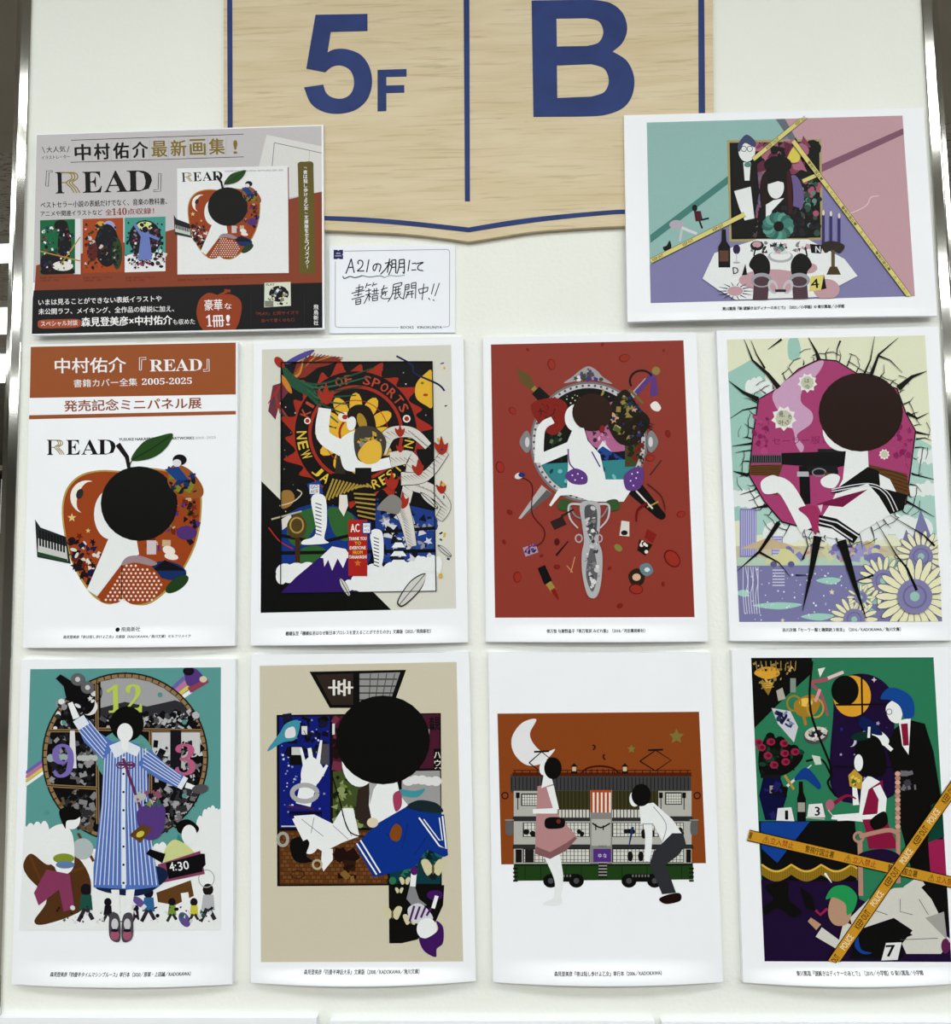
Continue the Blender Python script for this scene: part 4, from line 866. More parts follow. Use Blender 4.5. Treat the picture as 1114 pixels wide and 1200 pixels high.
for i in range(N_):
    a = 2*math.pi*i/N_+rnd.uniform(-.03, .03); l = rnd.uniform(18, 62)
    P.line([edge(a, 0), edge(a+rnd.uniform(-.02, .02), l*.55), edge(a+rnd.uniform(-.04, .04), l)], rnd.uniform(3, 6), CK, 1)
    if prev is not None and i % 3: r_ = rnd.uniform(14, 30); P.line([edge(prev, r_), edge((a+prev)/2, r_+rnd.uniform(-5, 5)), edge(a, r_)], 3, CK, 2)
    if prev is not None and i % 4 == 1: P.line([edge(prev, 46), edge((a+prev)/2, 50), edge(a, 44)], 2.5, CK, 1.5)
    prev = a
captioned(P, '赤川次郎『セーラー服と機関銃３疾走』（2016／KADOKAWA／角川文庫）', (253, 1110), (680, 1107), 14)
P.finish()

# ================================================================== LANDSCAPE BOARD (top right)
root, P = board('landscape_board', [(730.8, 135), (1081.8, 126.3), (1098, 370.2), (735.2, 377.2)], 'landscape board with teal, pink and violet print crossed by yellow tapes, upper right over the oak sign', 'board', SD, 0.004, bow=0.003, v0=.955)
P.crop = (720, 120, 2.827); quad = [(106, 67), (953, 44), (994, 642), (119, 665)]; P.clip = [P.T(p) for p in quad]
P.part('backdrop'); P.rect(80, 20, 1020, 690, '#7f7caa'); P.poly([(80, 20), (640, 20), (630, 50), (380, 240), (540, 320), (119, 537), (80, 560)], '#8fb6b4'); P.poly([(80, 20), (632, 48), (460, 180), (560, 300), (119, 530), (80, 560)], '#8fb6b4')
P.poly([(590, 30), (1010, 30), (1010, 700), (975, 642), (595, 130), (540, 60)], '#be98a3'); P.poly([(530, 40), (632, 48), (595, 130)], '#be98a3')
P.poly([(117, 440), (400, 225), (408, 245), (119, 466)], '538a84'); P.poly([(640, 225), (955, 86), (957, 106), (650, 248)], '8c6278'); P.poly([(528, 48), (560, 48), (600, 120), (590, 140)], '6e7a84')
P.part('framed_picture')
P.poly([(372, 126), (684, 122), (690, 456), (380, 462)], 'b3a878'); P.poly([(380, 134), (677, 130), (682, 448), (387, 454)], '16141a')
P.scatter(40, [(480, 135), (670, 132), (670, 240), (490, 230)], ['8c4a62', 'b0708a', '6a3048', '16141a'], 10, 30, 61, 'et'); P.blob([(570, 190), (600, 140), (615, 180), (600, 200)], 'd8cc62')
P.scatter(70, [(600, 250), (678, 240), (680, 440), (610, 440)], ['5f968c', 'b0607a', '2a2a30', '16141a', '3e5a50'], 5, 13, 62, 'eo'); P.ell(470, 300, 30, 70, '77669c', 10); P.ell(600, 300, 24, 60, '77669c', -10); P.scatter(40, [(440, 240), (500, 230), (500, 450), (440, 440)], ['5a4a50', '8a7a80', '2c2430', '9a5a70'], 5, 13, 63)
P.part('upright_figure', label='plain black suit shape with slate hair'); P.poly([(390, 200), (425, 190), (470, 200), (478, 300), (450, 450), (388, 450)], '131217'); P.ell(437, 160, 28, 38, '#e3e6ea'); P.blob([(408, 140), (435, 108), (465, 130), (462, 150), (430, 136), (412, 165)], '4a5578'); P.ring(427, 155, 9, 9, 2, '2a2a30', 12); P.ring(447, 155, 9, 9, 2, '2a2a30', 12); P.poly([(425, 200), (450, 200), (446, 260), (430, 260)], '#e3e6ea'); P.poly([(395, 295), (450, 280), (462, 385), (430, 392), (412, 350)], '#e3e6ea'); P.ell(440, 208, 12, 8, '5f968c')
P.part('seated_figure', label='plain black dress shape with maroon hair'); P.blob([(490, 240), (530, 215), (580, 235), (590, 340), (560, 370), (495, 365), (480, 300)], '2c161c'); P.ell(533, 282, 27, 38, '#e3e6ea'); P.poly([(500, 232), (580, 228), (572, 270), (540, 262), (508, 272)], '17131a'); P.ell(540, 208, 46, 30, '131217'); P.poly([(530, 190), (545, 165), (560, 192)], '131217')
P.poly([(478, 350), (540, 330), (610, 350), (640, 450), (470, 450)], '131217'); P.poly([(500, 340), (525, 325), (560, 318), (520, 360), (512, 400), (500, 390)], '#e3e6ea'); P.scatter(22, [(560, 350), (620, 370), (630, 440), (580, 440)], ['2e2c34', '222028'], 8, 14, 64, 'er'); P.line([(575, 230), (582, 370)], 14, '4a2026')
P.part('teal_wreath')
for i in range(16): P.ell(540+34*math.cos(i*.3927), 412+28*math.sin(i*.3927), 20, 15, ['4f8a82', '6aa69c', '3e7069'][i % 3], i*22, 10)
P.ell(542, 412, 17, 17, '16141a')
P.part('white_tablecloth'); P.poly([(330, 500), (470, 455), (640, 455), (760, 520), (803, 576), (735, 612), (700, 645), (400, 655), (340, 620), (290, 585)], '#e3e6ea'); P.ell(548, 512, 42, 20, 'b4b6be'); P.ell(548, 508, 34, 16, '#e3e6ea'); P.poly([(522, 505), (548, 470), (575, 503)], 'd2d4da'); P.ell(548, 486, 14, 10, '5f968c')
P.ell(640, 550, 30, 18, '#be98a3'); P.ell(700, 620, 44, 34, '#be98a3'); P.ell(520, 590, 110, 36, '#be98a3'); P.ell(398, 626, 26, 16, '#be98a3')
for i in range(14): a = i*.449; P.line([(398+28*math.cos(a), 626+18*math.sin(a)), (398+60*math.cos(a), 626+30*math.sin(a))], 4, '3a3a5a', 1)
P.scatter(30, [(450, 465), (640, 460), (660, 500), (440, 500)], ['3a3a42', '#be98a3', '8a8c94', '26242c'], 4, 10, 65); P.ell(470, 476, 22, 16, '26242c'); P.ell(470, 472, 15, 10, '#be98a3')
P.part('gloved_hands', label='two black glove shapes in steel cuffs')
for s in (-1, 1):
    X = lambda x: 548+s*x
    P.poly([(X(92), 655), (X(88), 600), (X(38), 600), (X(42), 655)], '5c4650'); P.blob([(X(90), 560), (X(104), 540), (X(88), 510), (X(60), 502), (X(36), 530), (X(40), 575), (X(80), 585)], '141318'); P.line([(X(88), 510), (X(82), 480)], 5, '141318'); P.ell(X(62), 590, 36, 24, 'a9a9b2'); P.ell(X(62), 594, 26, 16, '5c4650'); P.ell(X(25), 612, 16, 24, 'c4c4cc', s*20); P.ell(X(25), 614, 9, 15, '#be98a3', s*20)
P.line([(530, 625), (566, 625)], 9, '3a3436')
P.part('wine_bottle'); P.poly([(354, 422), (367, 422), (369, 460), (382, 480), (382, 548), (343, 548), (342, 480), (353, 460)], '16171c'); P.rect(346, 492, 376, 528, '6a4a3e'); P.ell(403, 488, 12, 16, '3a2c50'); P.line([(403, 500), (403, 530)], 2, 'b0b0b8'); P.ell(403, 532, 12, 3, 'b0b0b8')
P.part('candelabrum')
for x, y in ((690, 375), (715, 378), (742, 385)): P.line([(x, y), (x, 470)], 9, '3f3c78'); P.ell(x, y-8, 4, 9, 'e0d8c8')
P.blob([(685, 470), (720, 460), (760, 475), (745, 500), (720, 490), (695, 500)], '3a342e'); P.line([(722, 490), (722, 550)], 12, '6a5a40'); P.poly([(700, 572), (712, 545), (735, 545), (748, 572)], '54462f'); P.line([(765, 372), (800, 360), (835, 340), (848, 315), (875, 310)], 3, 'dcc8d4', smooth=True)
P.part('evidence_marker'); P.poly([(390, 545), (432, 535), (428, 575), (385, 578)], 'dfe0e4'); P.text('D', (392, 570), (410, 568), 22, '16141a', .03); P.poly([(432, 535), (438, 572), (420, 575)], '16141a')
P.part('evidence_marker'); P.poly([(645, 470), (688, 474), (682, 502), (650, 500)], '16141a'); P.text('N', (664, 498), (680, 498), 20, 'dfe0e4', .03)
P.part('evidence_marker'); P.poly([(648, 578), (692, 572), (696, 620), (643, 628)], 'd8cf7e'); P.text('4', (650, 618), (676, 615), 30, '16141a', .03); P.poly([(692, 572), (700, 618), (682, 622)], '16141a')
P.part('little_runners'); P.ell(265, 350, 9, 11, '1a181e'); P.poly([(262, 360), (285, 360), (292, 392), (268, 395)], '5a2430'); P.line([(285, 390), (312, 384)], 6, '1a181e'); P.line([(280, 392), (290, 418)], 6, '1a181e'); P.ell(205, 405, 24, 15, 'b9b2c0'); P.line([(222, 415), (245, 425), (272, 435)], 9, 'd6d6dc'); P.line([(222, 420), (216, 460)], 8, 'c6c6cc'); P.blob([(160, 480), (172, 474), (182, 458), (188, 478), (180, 490), (165, 492)], '16141a')
P.part('warning_tape')
TP = 'd8cf8a'; RO = 'a8503c'
P.tape((119, 527), (430, 372), 15, [('KEEP OUT', .02, .13, None), ('KEEP OUT', .34, .45, None), ('KEEP OUT', .66, .77, None)], TP)
P.tape((458, 190), (634, 46), 14, [('KEEP OUT', .25, .48, None), ('KEEP OUT', .8, .98, None)], TP); P.tape((622, 262), (672, 240), 13, [], TP)
P.tape((590, 130), (975, 645), 15, [('警視庁国立署', .13, .25, None), ('⚠', .285, .305, None), ('立入禁止', .32, .40, 'b09a6a'), ('警視庁国立署', .42, .54, None), ('⚠', .575, .595, None), ('立入禁止', .61, .70, 'b09a6a'), ('警視庁国立署', .71, .83, None), ('⚠', .865, .885, None), ('立入禁止', .90, .98, 'b09a6a')], TP)
captioned(P, '東川篤哉『新 謎解きはディナーのあとで』（2021／小学館）© 東川篤哉／小学館', (357, 690), (760, 681), 12)
P.finish()

# ================================================================== CLOCK BOARD (row two, first)
root, P = board('portrait_board', [(25, 773.6), (275.7, 772.8), (272, 1153.4), (13.8, 1153.4)], 'portrait board with teal print of a big round clock dial behind a blue striped coat', 'board', bow=0.006)
P.crop = (0, 760, 2.7276); P.clip = [P.T(p) for p in ((97, 66), (706, 60), (706, 950), (60, 950))]
TL_ = '#579392'; WH = '#e3e6ea'
P.part('backdrop'); P.poly([(97, 66), (706, 60), (704, 640), (79, 640)], TL_)
for i, c in enumerate(('7a6ab4', 'c478a8', 'd6c466', '#e3e6ea')):
    P.part('rainbow_stripe'); P.poly([(82, 392+i*13), (140, 350+i*13), (140, 362+i*13), (80, 404+i*13)], c); P.part('rainbow_stripe'); P.poly([(540+i*10, 130+i*9), (585+i*8, 88+i*14), (592+i*8, 98+i*14), (548+i*10, 139+i*9)], c)
P.part('clouds')
for x, y, w_, h_, s in ((120, 620, 110, 120, 1), (150, 650, 130, 90, 2), (680, 600, 100, 150, 3), (650, 650, 120, 110, 4), (520, 660, 90, 60, 5), (120, 700, 120, 90, 6), (680, 540, 60, 70, 7)): P.cloud(x, y, w_, h_, WH, s)
P.poly([(75, 650), (706, 650), (706, 900), (60, 900)], WH)
P.part('clock_dial')
P.ell(400, 348, 266, 272, '2a2224', n=60); P.ell(400, 348, 261, 267, '9a7f5c', n=60)
for i in range(72): a = 2*math.pi*i/72; P.line([(400+251*math.cos(a), 348+257*math.sin(a)), (400+261*math.cos(a), 348+267*math.sin(a))], 4, '4a3a2c')
P.ell(400, 348, 250, 256, '1a1a1e', n=60)
dial = [(400+249*math.cos(2*math.pi*i/30), 348+255*math.sin(2*math.pi*i/30)) for i in range(30)]
P.poly([(322, 80), (630, 80), (700, 190), (322, 190)], 'a9a9ad', clip=dial); P.poly([(480, 268), (650, 268), (660, 340), (600, 350), (480, 340)], 'c9cacd', clip=dial); P.poly([(322, 190), (400, 170), (470, 185), (560, 165), (650, 195), (650, 215), (322, 215)], '3a3a40', clip=dial)
P.scatter(150, [(325, 205), (625, 205), (640, 260), (325, 255)], ['1a1a1e', 'b9b9bd', '55555a', '1a1a1e'], 4, 13, 71, 'er'); P.scatter(120, [(160, 280), (305, 280), (305, 430), (165, 430)], ['1a1a1e', '6a6a6e', '2c2c30', '1a1a1e', '9a9a9e'], 4, 13, 72, 'r'); P.scatter(120, [(485, 300), (645, 300), (640, 430), (500, 440)], ['1a1a1e', 'b9b9bd', '77777c', '2c2c30'], 4, 14, 73, 'r'); P.scatter(130, [(180, 460), (310, 460), (310, 590), (250, 570), (200, 520)], ['1a1a1e', '8a8a8e', '3a3a3e', '6a5a48', '1a1a1e'], 4, 14, 74, 'r'); P.scatter(110, [(500, 450), (630, 450), (600, 530), (540, 590), (500, 560)], ['1a1a1e', 'a9a9ad', '3a3a3e', '77777c'], 4, 13, 75, 'r')
P.scatter(36, [(190, 160), (310, 130), (310, 250), (170, 260)], ['d8d8dc', '9a9a9e', '3a3a3e'], 4, 12, 76, 'se')
for a, b in (((310, 100), (314, 560)), ((152, 437), (312, 446)), ((155, 262), (310, 262)), ((316, 257), (645, 262)), ((482, 262), (482, 470))): P.line([a, b], 10, '9a7f5c'); P.line([a, b], 3, '3a2c22')
P.moon(285, 185, 28, 'd9d9dd', 210); P.ell(400, 348, 92, 88, TL_); P.poly([(225, 262), (240, 262), (246, 382), (222, 382)], 'd9d9dd'); P.cloud(190, 350, 70, 26, '9fb0b0', 8); P.cloud(280, 350, 60, 22, 'b9bcbe', 9); P.rect(545, 262, 580, 380, '24242a'); P.rect(615, 268, 640, 335, 'c9cacd')
P.part('dial_numeral'); P.text(serif('12'), (343, 205), (455, 203), 90, 'bccb62'); P.part('dial_numeral'); P.text(serif('9'), (168, 412), (238, 412), 108, '8272b8'); P.part('dial_numeral'); P.text(serif('3'), (560, 405), (626, 405), 102, 'b9688c')
P.part('running_crowd')
P.blob([(75, 690), (100, 655), (150, 690), (180, 680), (240, 660), (290, 740), (270, 830), (150, 880), (110, 870), (150, 800), (90, 730)], '5c3e26'); P.line([(95, 660), (130, 740), (270, 700)], 9, '6e4426'); P.line([(250, 590), (300, 680)], 9, '6e4426'); P.ell(265, 640, 34, 34, 'b4bcc0')
P.blob([(150, 590), (200, 560), (235, 600), (235, 700), (190, 720), (165, 660)], '#e3e6ea'); P.ell(232, 545, 26, 32, WH); P.blob([(190, 520), (225, 505), (262, 525), (245, 545), (215, 550), (210, 575)], '17161a')
P.poly([(150, 705), (225, 720), (240, 830), (205, 840), (190, 770), (125, 820), (110, 780)], '8e4468'); P.line([(150, 600), (155, 660), (185, 690)], 22, WH, smooth=True); P.ell(205, 670, 34, 16, '8a9a3a'); P.ell(210, 690, 30, 12, '6a86b0')
P.blob([(565, 560), (600, 545), (635, 570), (625, 590), (575, 590)], '17161a'); P.ell(605, 595, 24, 32, WH); P.poly([(570, 590), (600, 640), (560, 640)], '3f8c80'); P.blob([(525, 650), (560, 610), (620, 650), (620, 700), (540, 700)], 'c9cf9a')
P.poly([(500, 780), (610, 740), (620, 790), (560, 820), (505, 810)], '6a4a2c'); P.line([(590, 780), (600, 850)], 24, WH); P.line([(500, 790), (450, 800)], 22, WH); P.ell(590, 866, 16, 26, '6a5a9a', -30); P.ell(445, 810, 26, 12, '6a5a9a', 40)
for x, c1, hh in ((275, '2a5a50', 110), (345, '24222a', 70), (435, '2a2832', 50), (475, '3c6ea0', 100), (550, '7d9a4a', 70), (620, 'c9c44a', 70), (665, 'b9b9bf', 110)):
    P.ell(x, 880-hh, hh*.13+3, hh*.15+3, '24202a' if x < 600 else '2a2424', n=12); P.poly([(x-hh*.14, 880-hh*.85), (x+hh*.16, 880-hh*.85), (x+hh*.2, 880-hh*.4), (x-hh*.2, 880-hh*.4)], c1); P.line([(x-3, 880-hh*.45), (x-hh*.22, 872)], hh*.1+2, '3a3640'); P.line([(x+3, 880-hh*.45), (x+hh*.2, 866)], hh*.1+2, '3a3640')
P.scatter(60, [(180, 820), (700, 820), (700, 872), (180, 875)], ['1f1d24', 'cfcfd4', 'a0506a', '3a6a5c', '1f1d24', 'd6d6dc'], 3, 9, 77); P.ring(660, 735, 25, 28, 3, 'a9b0b4', 20)
P.part('digital_clock'); P.poly([(505, 690), (640, 646), (655, 720), (510, 750)], '8c4a68'); P.poly([(530, 685), (645, 655), (648, 712), (540, 736)], '1c1a20'); P.text('4:', (545, 712), (566, 708), 28, '#e3e6ea', .02); P.text('30', (572, 710), (606, 704), 28, '#e3e6ea', .02); P.poly([(640, 655), (655, 655), (658, 690), (648, 700)], '1c1a20')
P.part('striped_coat', label='blue and white striped long coat')
BC = '5c7cc0'
coat = [(345, 300), (400, 292), (460, 310), (475, 420), (480, 600), (500, 700), (510, 760), (430, 770), (300, 762), (300, 700), (325, 500), (330, 400)]
P.blob([(300, 760), (440, 790), (530, 740), (520, 700), (400, 690)], '22304e'); P.poly(coat, BC)
for i in range(15):
    x = 338+i*9.2; xb = 306+i*14; y0 = 318
    P.line([(x, y0), (x-3+(i-7)*.8, 500), (xb, 755)], 3.2, 'd0d6e6')
P.rect(391, 345, 402, 765, 'dadfea')
for i in range(7): P.ell(396, 400+i*58, 4, 4, '2c2c34', n=8)
P.line([(352, 330), (290, 280), (262, 232)], 66, BC, 40); P.line([(460, 345), (520, 395), (580, 425)], 62, BC, 44)
for i in range(5): P.line([(345+i*3-14, 350-i*12), (268+i*8-14, 262-i*8)], 3, 'd0d6e6'); P.line([(462-i*1, 322+i*12), (580-i*2, 408+i*8)], 3, 'd0d6e6')
P.line([(270, 250), (252, 222)], 40, 'dadfea'); P.line([(578, 424), (592, 432)], 42, 'dadfea'); P.line([(246, 222), (226, 172)], 22, WH, 16); P.line([(595, 435), (640, 450)], 18, WH, 12); P.poly([(350, 310), (398, 290), (450, 315), (440, 345), (405, 330), (370, 350)], 'dadfea'); P.line([(380, 370), (430, 372)], 9, '6c3a62'); P.ring(388, 372, 14, 10, 4, '6c3a62', 12); P.ring(418, 372, 14, 10, 4, '6c3a62', 12)
P.ell(407, 240, 54, 56, '131217'); P.ell(401, 268, 25, 30, WH); P.poly([(390, 290), (412, 290), (410, 322), (400, 330), (390, 318)], WH)
P.line([(395, 350), (440, 480), (470, 560)], 9, '6c3a62'); P.blob([(440, 520), (480, 495), (525, 500), (528, 560), (510, 600), (470, 610), (445, 570)], '5f4488'); P.poly([(415, 595), (455, 560), (490, 575), (450, 620)], '6a4a2c'); P.ell(450, 592, 14, 9, 'c9c05a', -30); P.scatter(26, [(440, 450), (520, 450), (520, 500), (430, 500)], ['b9b9bd', '3a6a5c', '22222a', '8a9a3a', '9a5a70'], 6, 13, 78)
P.poly([(468, 655), (480, 640), (530, 655), (520, 685)], '17161a'); P.poly([(356, 770), (382, 770), (385, 850), (368, 850)], WH); P.poly([(404, 770), (432, 768), (420, 850), (400, 850)], WH)
for s in (-1, 1): P.blob([(388+s*14, 845), (388+s*36, 850), (388+s*38, 915), (388+s*22, 936), (388+s*3, 930), (388+s*3, 870)], '55525a'); P.ell(388+s*20, 915, 14, 16, 'a8607a'); P.ell(388+s*20, 880, 11, 18, 'c9c9ce'); P.ell(388+s*20, 900, 12, 5, '24222a')
P.part('film_camera'); P.poly([(180, 95), (195, 82), (290, 140), (270, 180), (215, 165), (205, 120)], '1a181e'); P.ell(250, 98, 22, 20, '6a6a6e'); P.ell(282, 124, 22, 20, '6a6a6e'); P.ell(250, 98, 8, 8, 'c9c9cc'); P.ell(282, 124, 8, 8, 'c9c9cc'); P.part('hand_device'); P.ell(640, 448, 26, 15, '5a5a5e', -10); P.ring(290, 140, 36, 36, 3, '1a181e', 18, -60, 60)
P.part('flying_seat'); P.blob([(590, 70), (620, 62), (650, 90), (640, 115), (600, 118)], '5f4488'); P.ell(603, 72, 18, 14, '24202a'); P.poly([(600, 125), (662, 95), (668, 108), (610, 142)], '9a4a62'); P.ell(650, 98, 12, 10, 'd2c8b0')
for x, y in ((205, 237), (512, 148), (590, 235), (590, 470), (150, 525), (455, 310)): P.ell(x, y, 8, 8, '5f9a94')
captioned(P, '森見登美彦『四畳半タイムマシンブルース』単行本（2020／原案・上田誠／KADOKAWA）', (165, 1044), (612, 1042), 13)
P.finish()

# ================================================================== BEIGE BOARD (row two, second)
root, P = board('portrait_board', [(294, 767.3), (549.5, 764.4), (557.5, 1149.7), (294, 1151.5)], 'portrait board with beige print of stacked colour panels, black hair shape and blue sleeve', 'board', bow=0.008, v0=.955)
P.crop = (280, 760, 2.7276); quad = [(66, 55), (695, 43), (716, 1000), (70, 1002)]; P.clip = [P.T(p) for p in quad]
P.part('backdrop'); P.poly(quad, '#c8c1ae')
P.part('roof_panel'); P.poly([(225, 74), (534, 68), (490, 190), (290, 190)], '17151a'); P.poly([(245, 84), (365, 80), (365, 180), (296, 180)], '3c322e'); P.poly([(385, 80), (515, 76), (480, 178), (385, 178)], '9c9c9c'); P.glyph('幸', 325, 125, 52, 78, 'dcdad6', 90, .02)
for i in range(4): P.line([(385, 98+i*22), (505-i*6, 98+i*22)], 4, '3c3c3e'); P.line([(420+i*26, 80), (415+i*20, 178)], 3, '5c5c5e')
P.line([(375, 78), (375, 184)], 12, '17151a')
P.part('colour_panels')
P.poly([(120, 212), (645, 206), (648, 756), (122, 760)], '17151a'); P.poly([(128, 218), (290, 216), (292, 572), (130, 574)], '1f2a80'); P.poly([(298, 216), (400, 214), (400, 384), (300, 386)], '54263a'); P.poly([(548, 212), (640, 210), (642, 382), (560, 384)], '54263a')
P.poly([(300, 392), (430, 390), (430, 572), (300, 574)], '4c5a34'); P.poly([(520, 392), (642, 390), (644, 520), (520, 500)], 'a4a4a6'); P.poly([(128, 582), (474, 580), (474, 752), (130, 754)], '5c3a22'); P.poly([(482, 520), (644, 520), (644, 752), (482, 752)], '17444c')
P.scatter(60, [(135, 225), (285, 222), (285, 560), (135, 560)], ['c9cce0', '8a90c8'], 1.5, 4, 81, 'o')
rows = 13
for j in range(rows):
    for i in range(22): 
        P.rect(133+i*15.4+(j % 2)*7, 588+j*12.6, 145+i*15.4+(j % 2)*7, 597+j*12.6, '7a5230' if (i*7+j*5) % 3 else '6a4428')
P.scatter(50, [(300, 400), (425, 398), (425, 565), (300, 565)], ['2c3a1c', '7a8a4a', '22281a', '93a070'], 6, 16, 82); P.scatter(44, [(486, 560), (640, 560), (640, 748), (486, 748)], ['0f3038', '2a6a70', '0f2a30', '3a7a5a'], 8, 18, 83, 'et'); P.scatter(30, [(150, 225), (290, 225), (290, 330), (160, 370)], ['17151a', '24243a', '101430'], 8, 18, 84, 'r'); P.scatter(20, [(300, 225), (390, 225), (390, 380), (300, 380)], ['2a1420', '7a3a50'], 8, 18, 85, 'r')
P.rect(162, 312, 200, 372, '17151a'); P.rect(168, 315, 200, 340, 'c9c9cc'); P.rect(200, 248, 218, 275, 'd6d6da'); P.rect(262, 305, 288, 370, '55535a'); P.rect(135, 566, 280, 570, 'c9c9cc'); P.rect(160, 520, 265, 530, '121430')
for i in range(12): P.rect(162+i*9, 524, 166+i*9, 538, '0e0e20')
for i in range(4): P.line([(205+i*16-30, 300), (215+i*12-22, 280), (205+i*16-30, 262)], 2, '101430')
P.text('森見', (610, 262), (642, 260), 44, '17151a', .03); P.vtext('登美彦', 565, 225, 570, 285, 18, '17151a', .02); P.vtext('ハウス', 632, 325, 636, 385, 22, 'dcdad6', .02); P.rect(622, 320, 646, 380, '17151a'); P.vtext('ハウ', 633, 328, 635, 378, 22, 'dcdad6', .03); P.rect(598, 258, 608, 300, 'd6d6da'); P.rect(298, 240, 306, 275, 'd6d6da')
P.cloud(585, 425, 110, 34, 'd9dadc', 11); P.blob([(535, 510), (570, 485), (620, 490), (644, 505), (644, 524)], '26343a'); P.blob([(515, 450), (560, 455), (595, 448), (570, 475), (520, 470)], '4a9aa8')
P.part('black_quarter'); P.poly([(478, 756), (656, 756), (652, 820), (625, 880), (570, 930), (520, 942), (480, 942)], '121015')
P.part('small_bird'); P.blob([(90, 328), (130, 270), (150, 240), (185, 228), (195, 245), (180, 290), (140, 300)], '4a9ab0'); P.blob([(150, 260), (175, 250), (180, 280), (150, 285)], 'd6d8dc')
P.part('raised_hand', label='plain white hand shape with a grey bangle'); pl = '#e3e6ea'
P.line([(205, 500), (225, 420)], 48, pl, 52); P.blob([(200, 420), (205, 370), (230, 345), (262, 370), (270, 400), (240, 440)], pl); P.line([(212, 380), (198, 318)], 13, pl, 7); P.line([(232, 360), (225, 318)], 15, pl, 12); P.line([(252, 365), (263, 293)], 14, pl, 7); P.line([(262, 405), (282, 372)], 14, pl, 8); P.ring(210, 462, 40, 26, 15, 'b0b0b4', 24); P.line([(152, 505), (240, 512)], 8, '4a2a5a')
P.part('lying_figure', label='plain white reclining shape with black hair'); P.poly([(175, 535), (240, 530), (300, 560), (330, 510), (365, 510), (385, 600), (330, 620), (270, 650), (220, 620)], pl); P.poly([(380, 450), (420, 430), (420, 580), (370, 540)], '3c322e'); P.ell(230, 630, 22, 28, pl, 30); P.blob([(165, 615), (200, 600), (225, 620), (215, 660), (235, 680), (190, 684), (168, 660)], '121015'); P.poly([(265, 640), (300, 640), (300, 675), (270, 712), (262, 690)], pl); P.ring(250, 690, 14, 14, 7, 'b8b098', 14); P.ring(140, 610, 16, 20, 10, 'a9a9a4', 16)
P.line([(180, 540), (215, 610)], 22, pl)
for l in ([(200, 545), (270, 600)], [(300, 565), (350, 610)], [(240, 540), (230, 590)], [(330, 530), (360, 600)]): P.line(l, 2, '8a8a90')
P.scatter(14, [(320, 640), (370, 640), (385, 740), (320, 740)], ['8a6a3a', '3a2616', 'a08050', '2c1c10'], 10, 22, 86, 'r'); P.ring(188, 722, 22, 12, 3, '3a2616', 16)
P.part('black_hair_shape', label='big black round of hair over a plain pale oval')
P.ell(385, 362, 56, 80, pl); P.poly([(420, 400), (500, 400), (515, 470), (540, 500), (470, 560), (430, 580), (415, 500)], pl); P.poly([(415, 400), (450, 420), (430, 450), (418, 500)], 'b0b0b4')
P.ell(460, 292, 150, 142, '121015')
P.line([(290, 380), (320, 480), (350, 580), (400, 602)], 4, '17151a', smooth=True)
P.part('blue_sleeve', label='blue sleeve with white stripes'); SB = '#062f86'
P.poly([(372, 628), (440, 560), (530, 508), (600, 525), (655, 530), (668, 660), (655, 666), (600, 640), (560, 700), (430, 730)], SB); P.line([(376, 622), (440, 722)], 5, pl); P.line([(388, 612), (452, 716)], 5, pl); P.line([(575, 540), (640, 630), (662, 640), (650, 535)], 5, pl); P.line([(590, 545), (640, 612), (650, 612), (640, 540)], 3.5, pl)
for l in ([(540, 560), (520, 640)], [(470, 590), (500, 620)], [(560, 660), (600, 600)]): P.line(l, 2, '122a66')
P.blob([(482, 590), (500, 560), (520, 575), (512, 612), (490, 612)], '8a5226'); P.ell(427, 556, 18, 16, 'd9cdb8'); P.blob([(492, 470), (515, 455), (520, 500), (500, 520)], 'a8486a')
P.part('pale_moths')
for x, y, s, a in ((620, 705, 34, 0), (490, 850, 28, 20), (530, 745, 16, -20), (512, 775, 12, 0), (548, 870, 22, 40)):
    for k in (-1, 1): P.blob([(x, y), (x+k*s*.5, y-s*.9), (x+k*s*1.1, y-s*.8), (x+k*s*.9, y), (x+k*s*.5, y+s*.6)], 'cfc8ac'); 
    P.ell(x, y, s*.12, s*.5, '6a6248')
P.part('tumbling_figure', label='plain small upside-down shape with purple hair'); P.poly([(545, 760), (560, 755), (575, 800), (600, 820), (560, 830), (535, 800)], '8f8f94'); P.line([(560, 705), (555, 760)], 18, '#e3e6ea'); P.blob([(540, 830), (580, 815), (620, 860), (590, 880), (550, 870)], 'cfcfd6')
for i in range(4): P.line([(545+i*18, 872-i*6), (560+i*18, 822+i*2)], 7, '5a2a70')
P.ell(600, 895, 32, 34, '#e3e6ea', 20); P.blob([(575, 925), (600, 925), (635, 900), (630, 870), (652, 890), (652, 940), (632, 960), (628, 986), (590, 965)], '4a2468'); P.ell(626, 788, 26, 16, '4a2468'); P.line([(620, 830), (632, 790)], 12, '#e3e6ea'); P.ell(560, 710, 12, 14, '5a2a70')
captioned(P, '森見登美彦『四畳半神話大系』文庫版（2008／KADOKAWA／角川文庫）', (209, 1038), (577, 1036), 13)
P.finish()

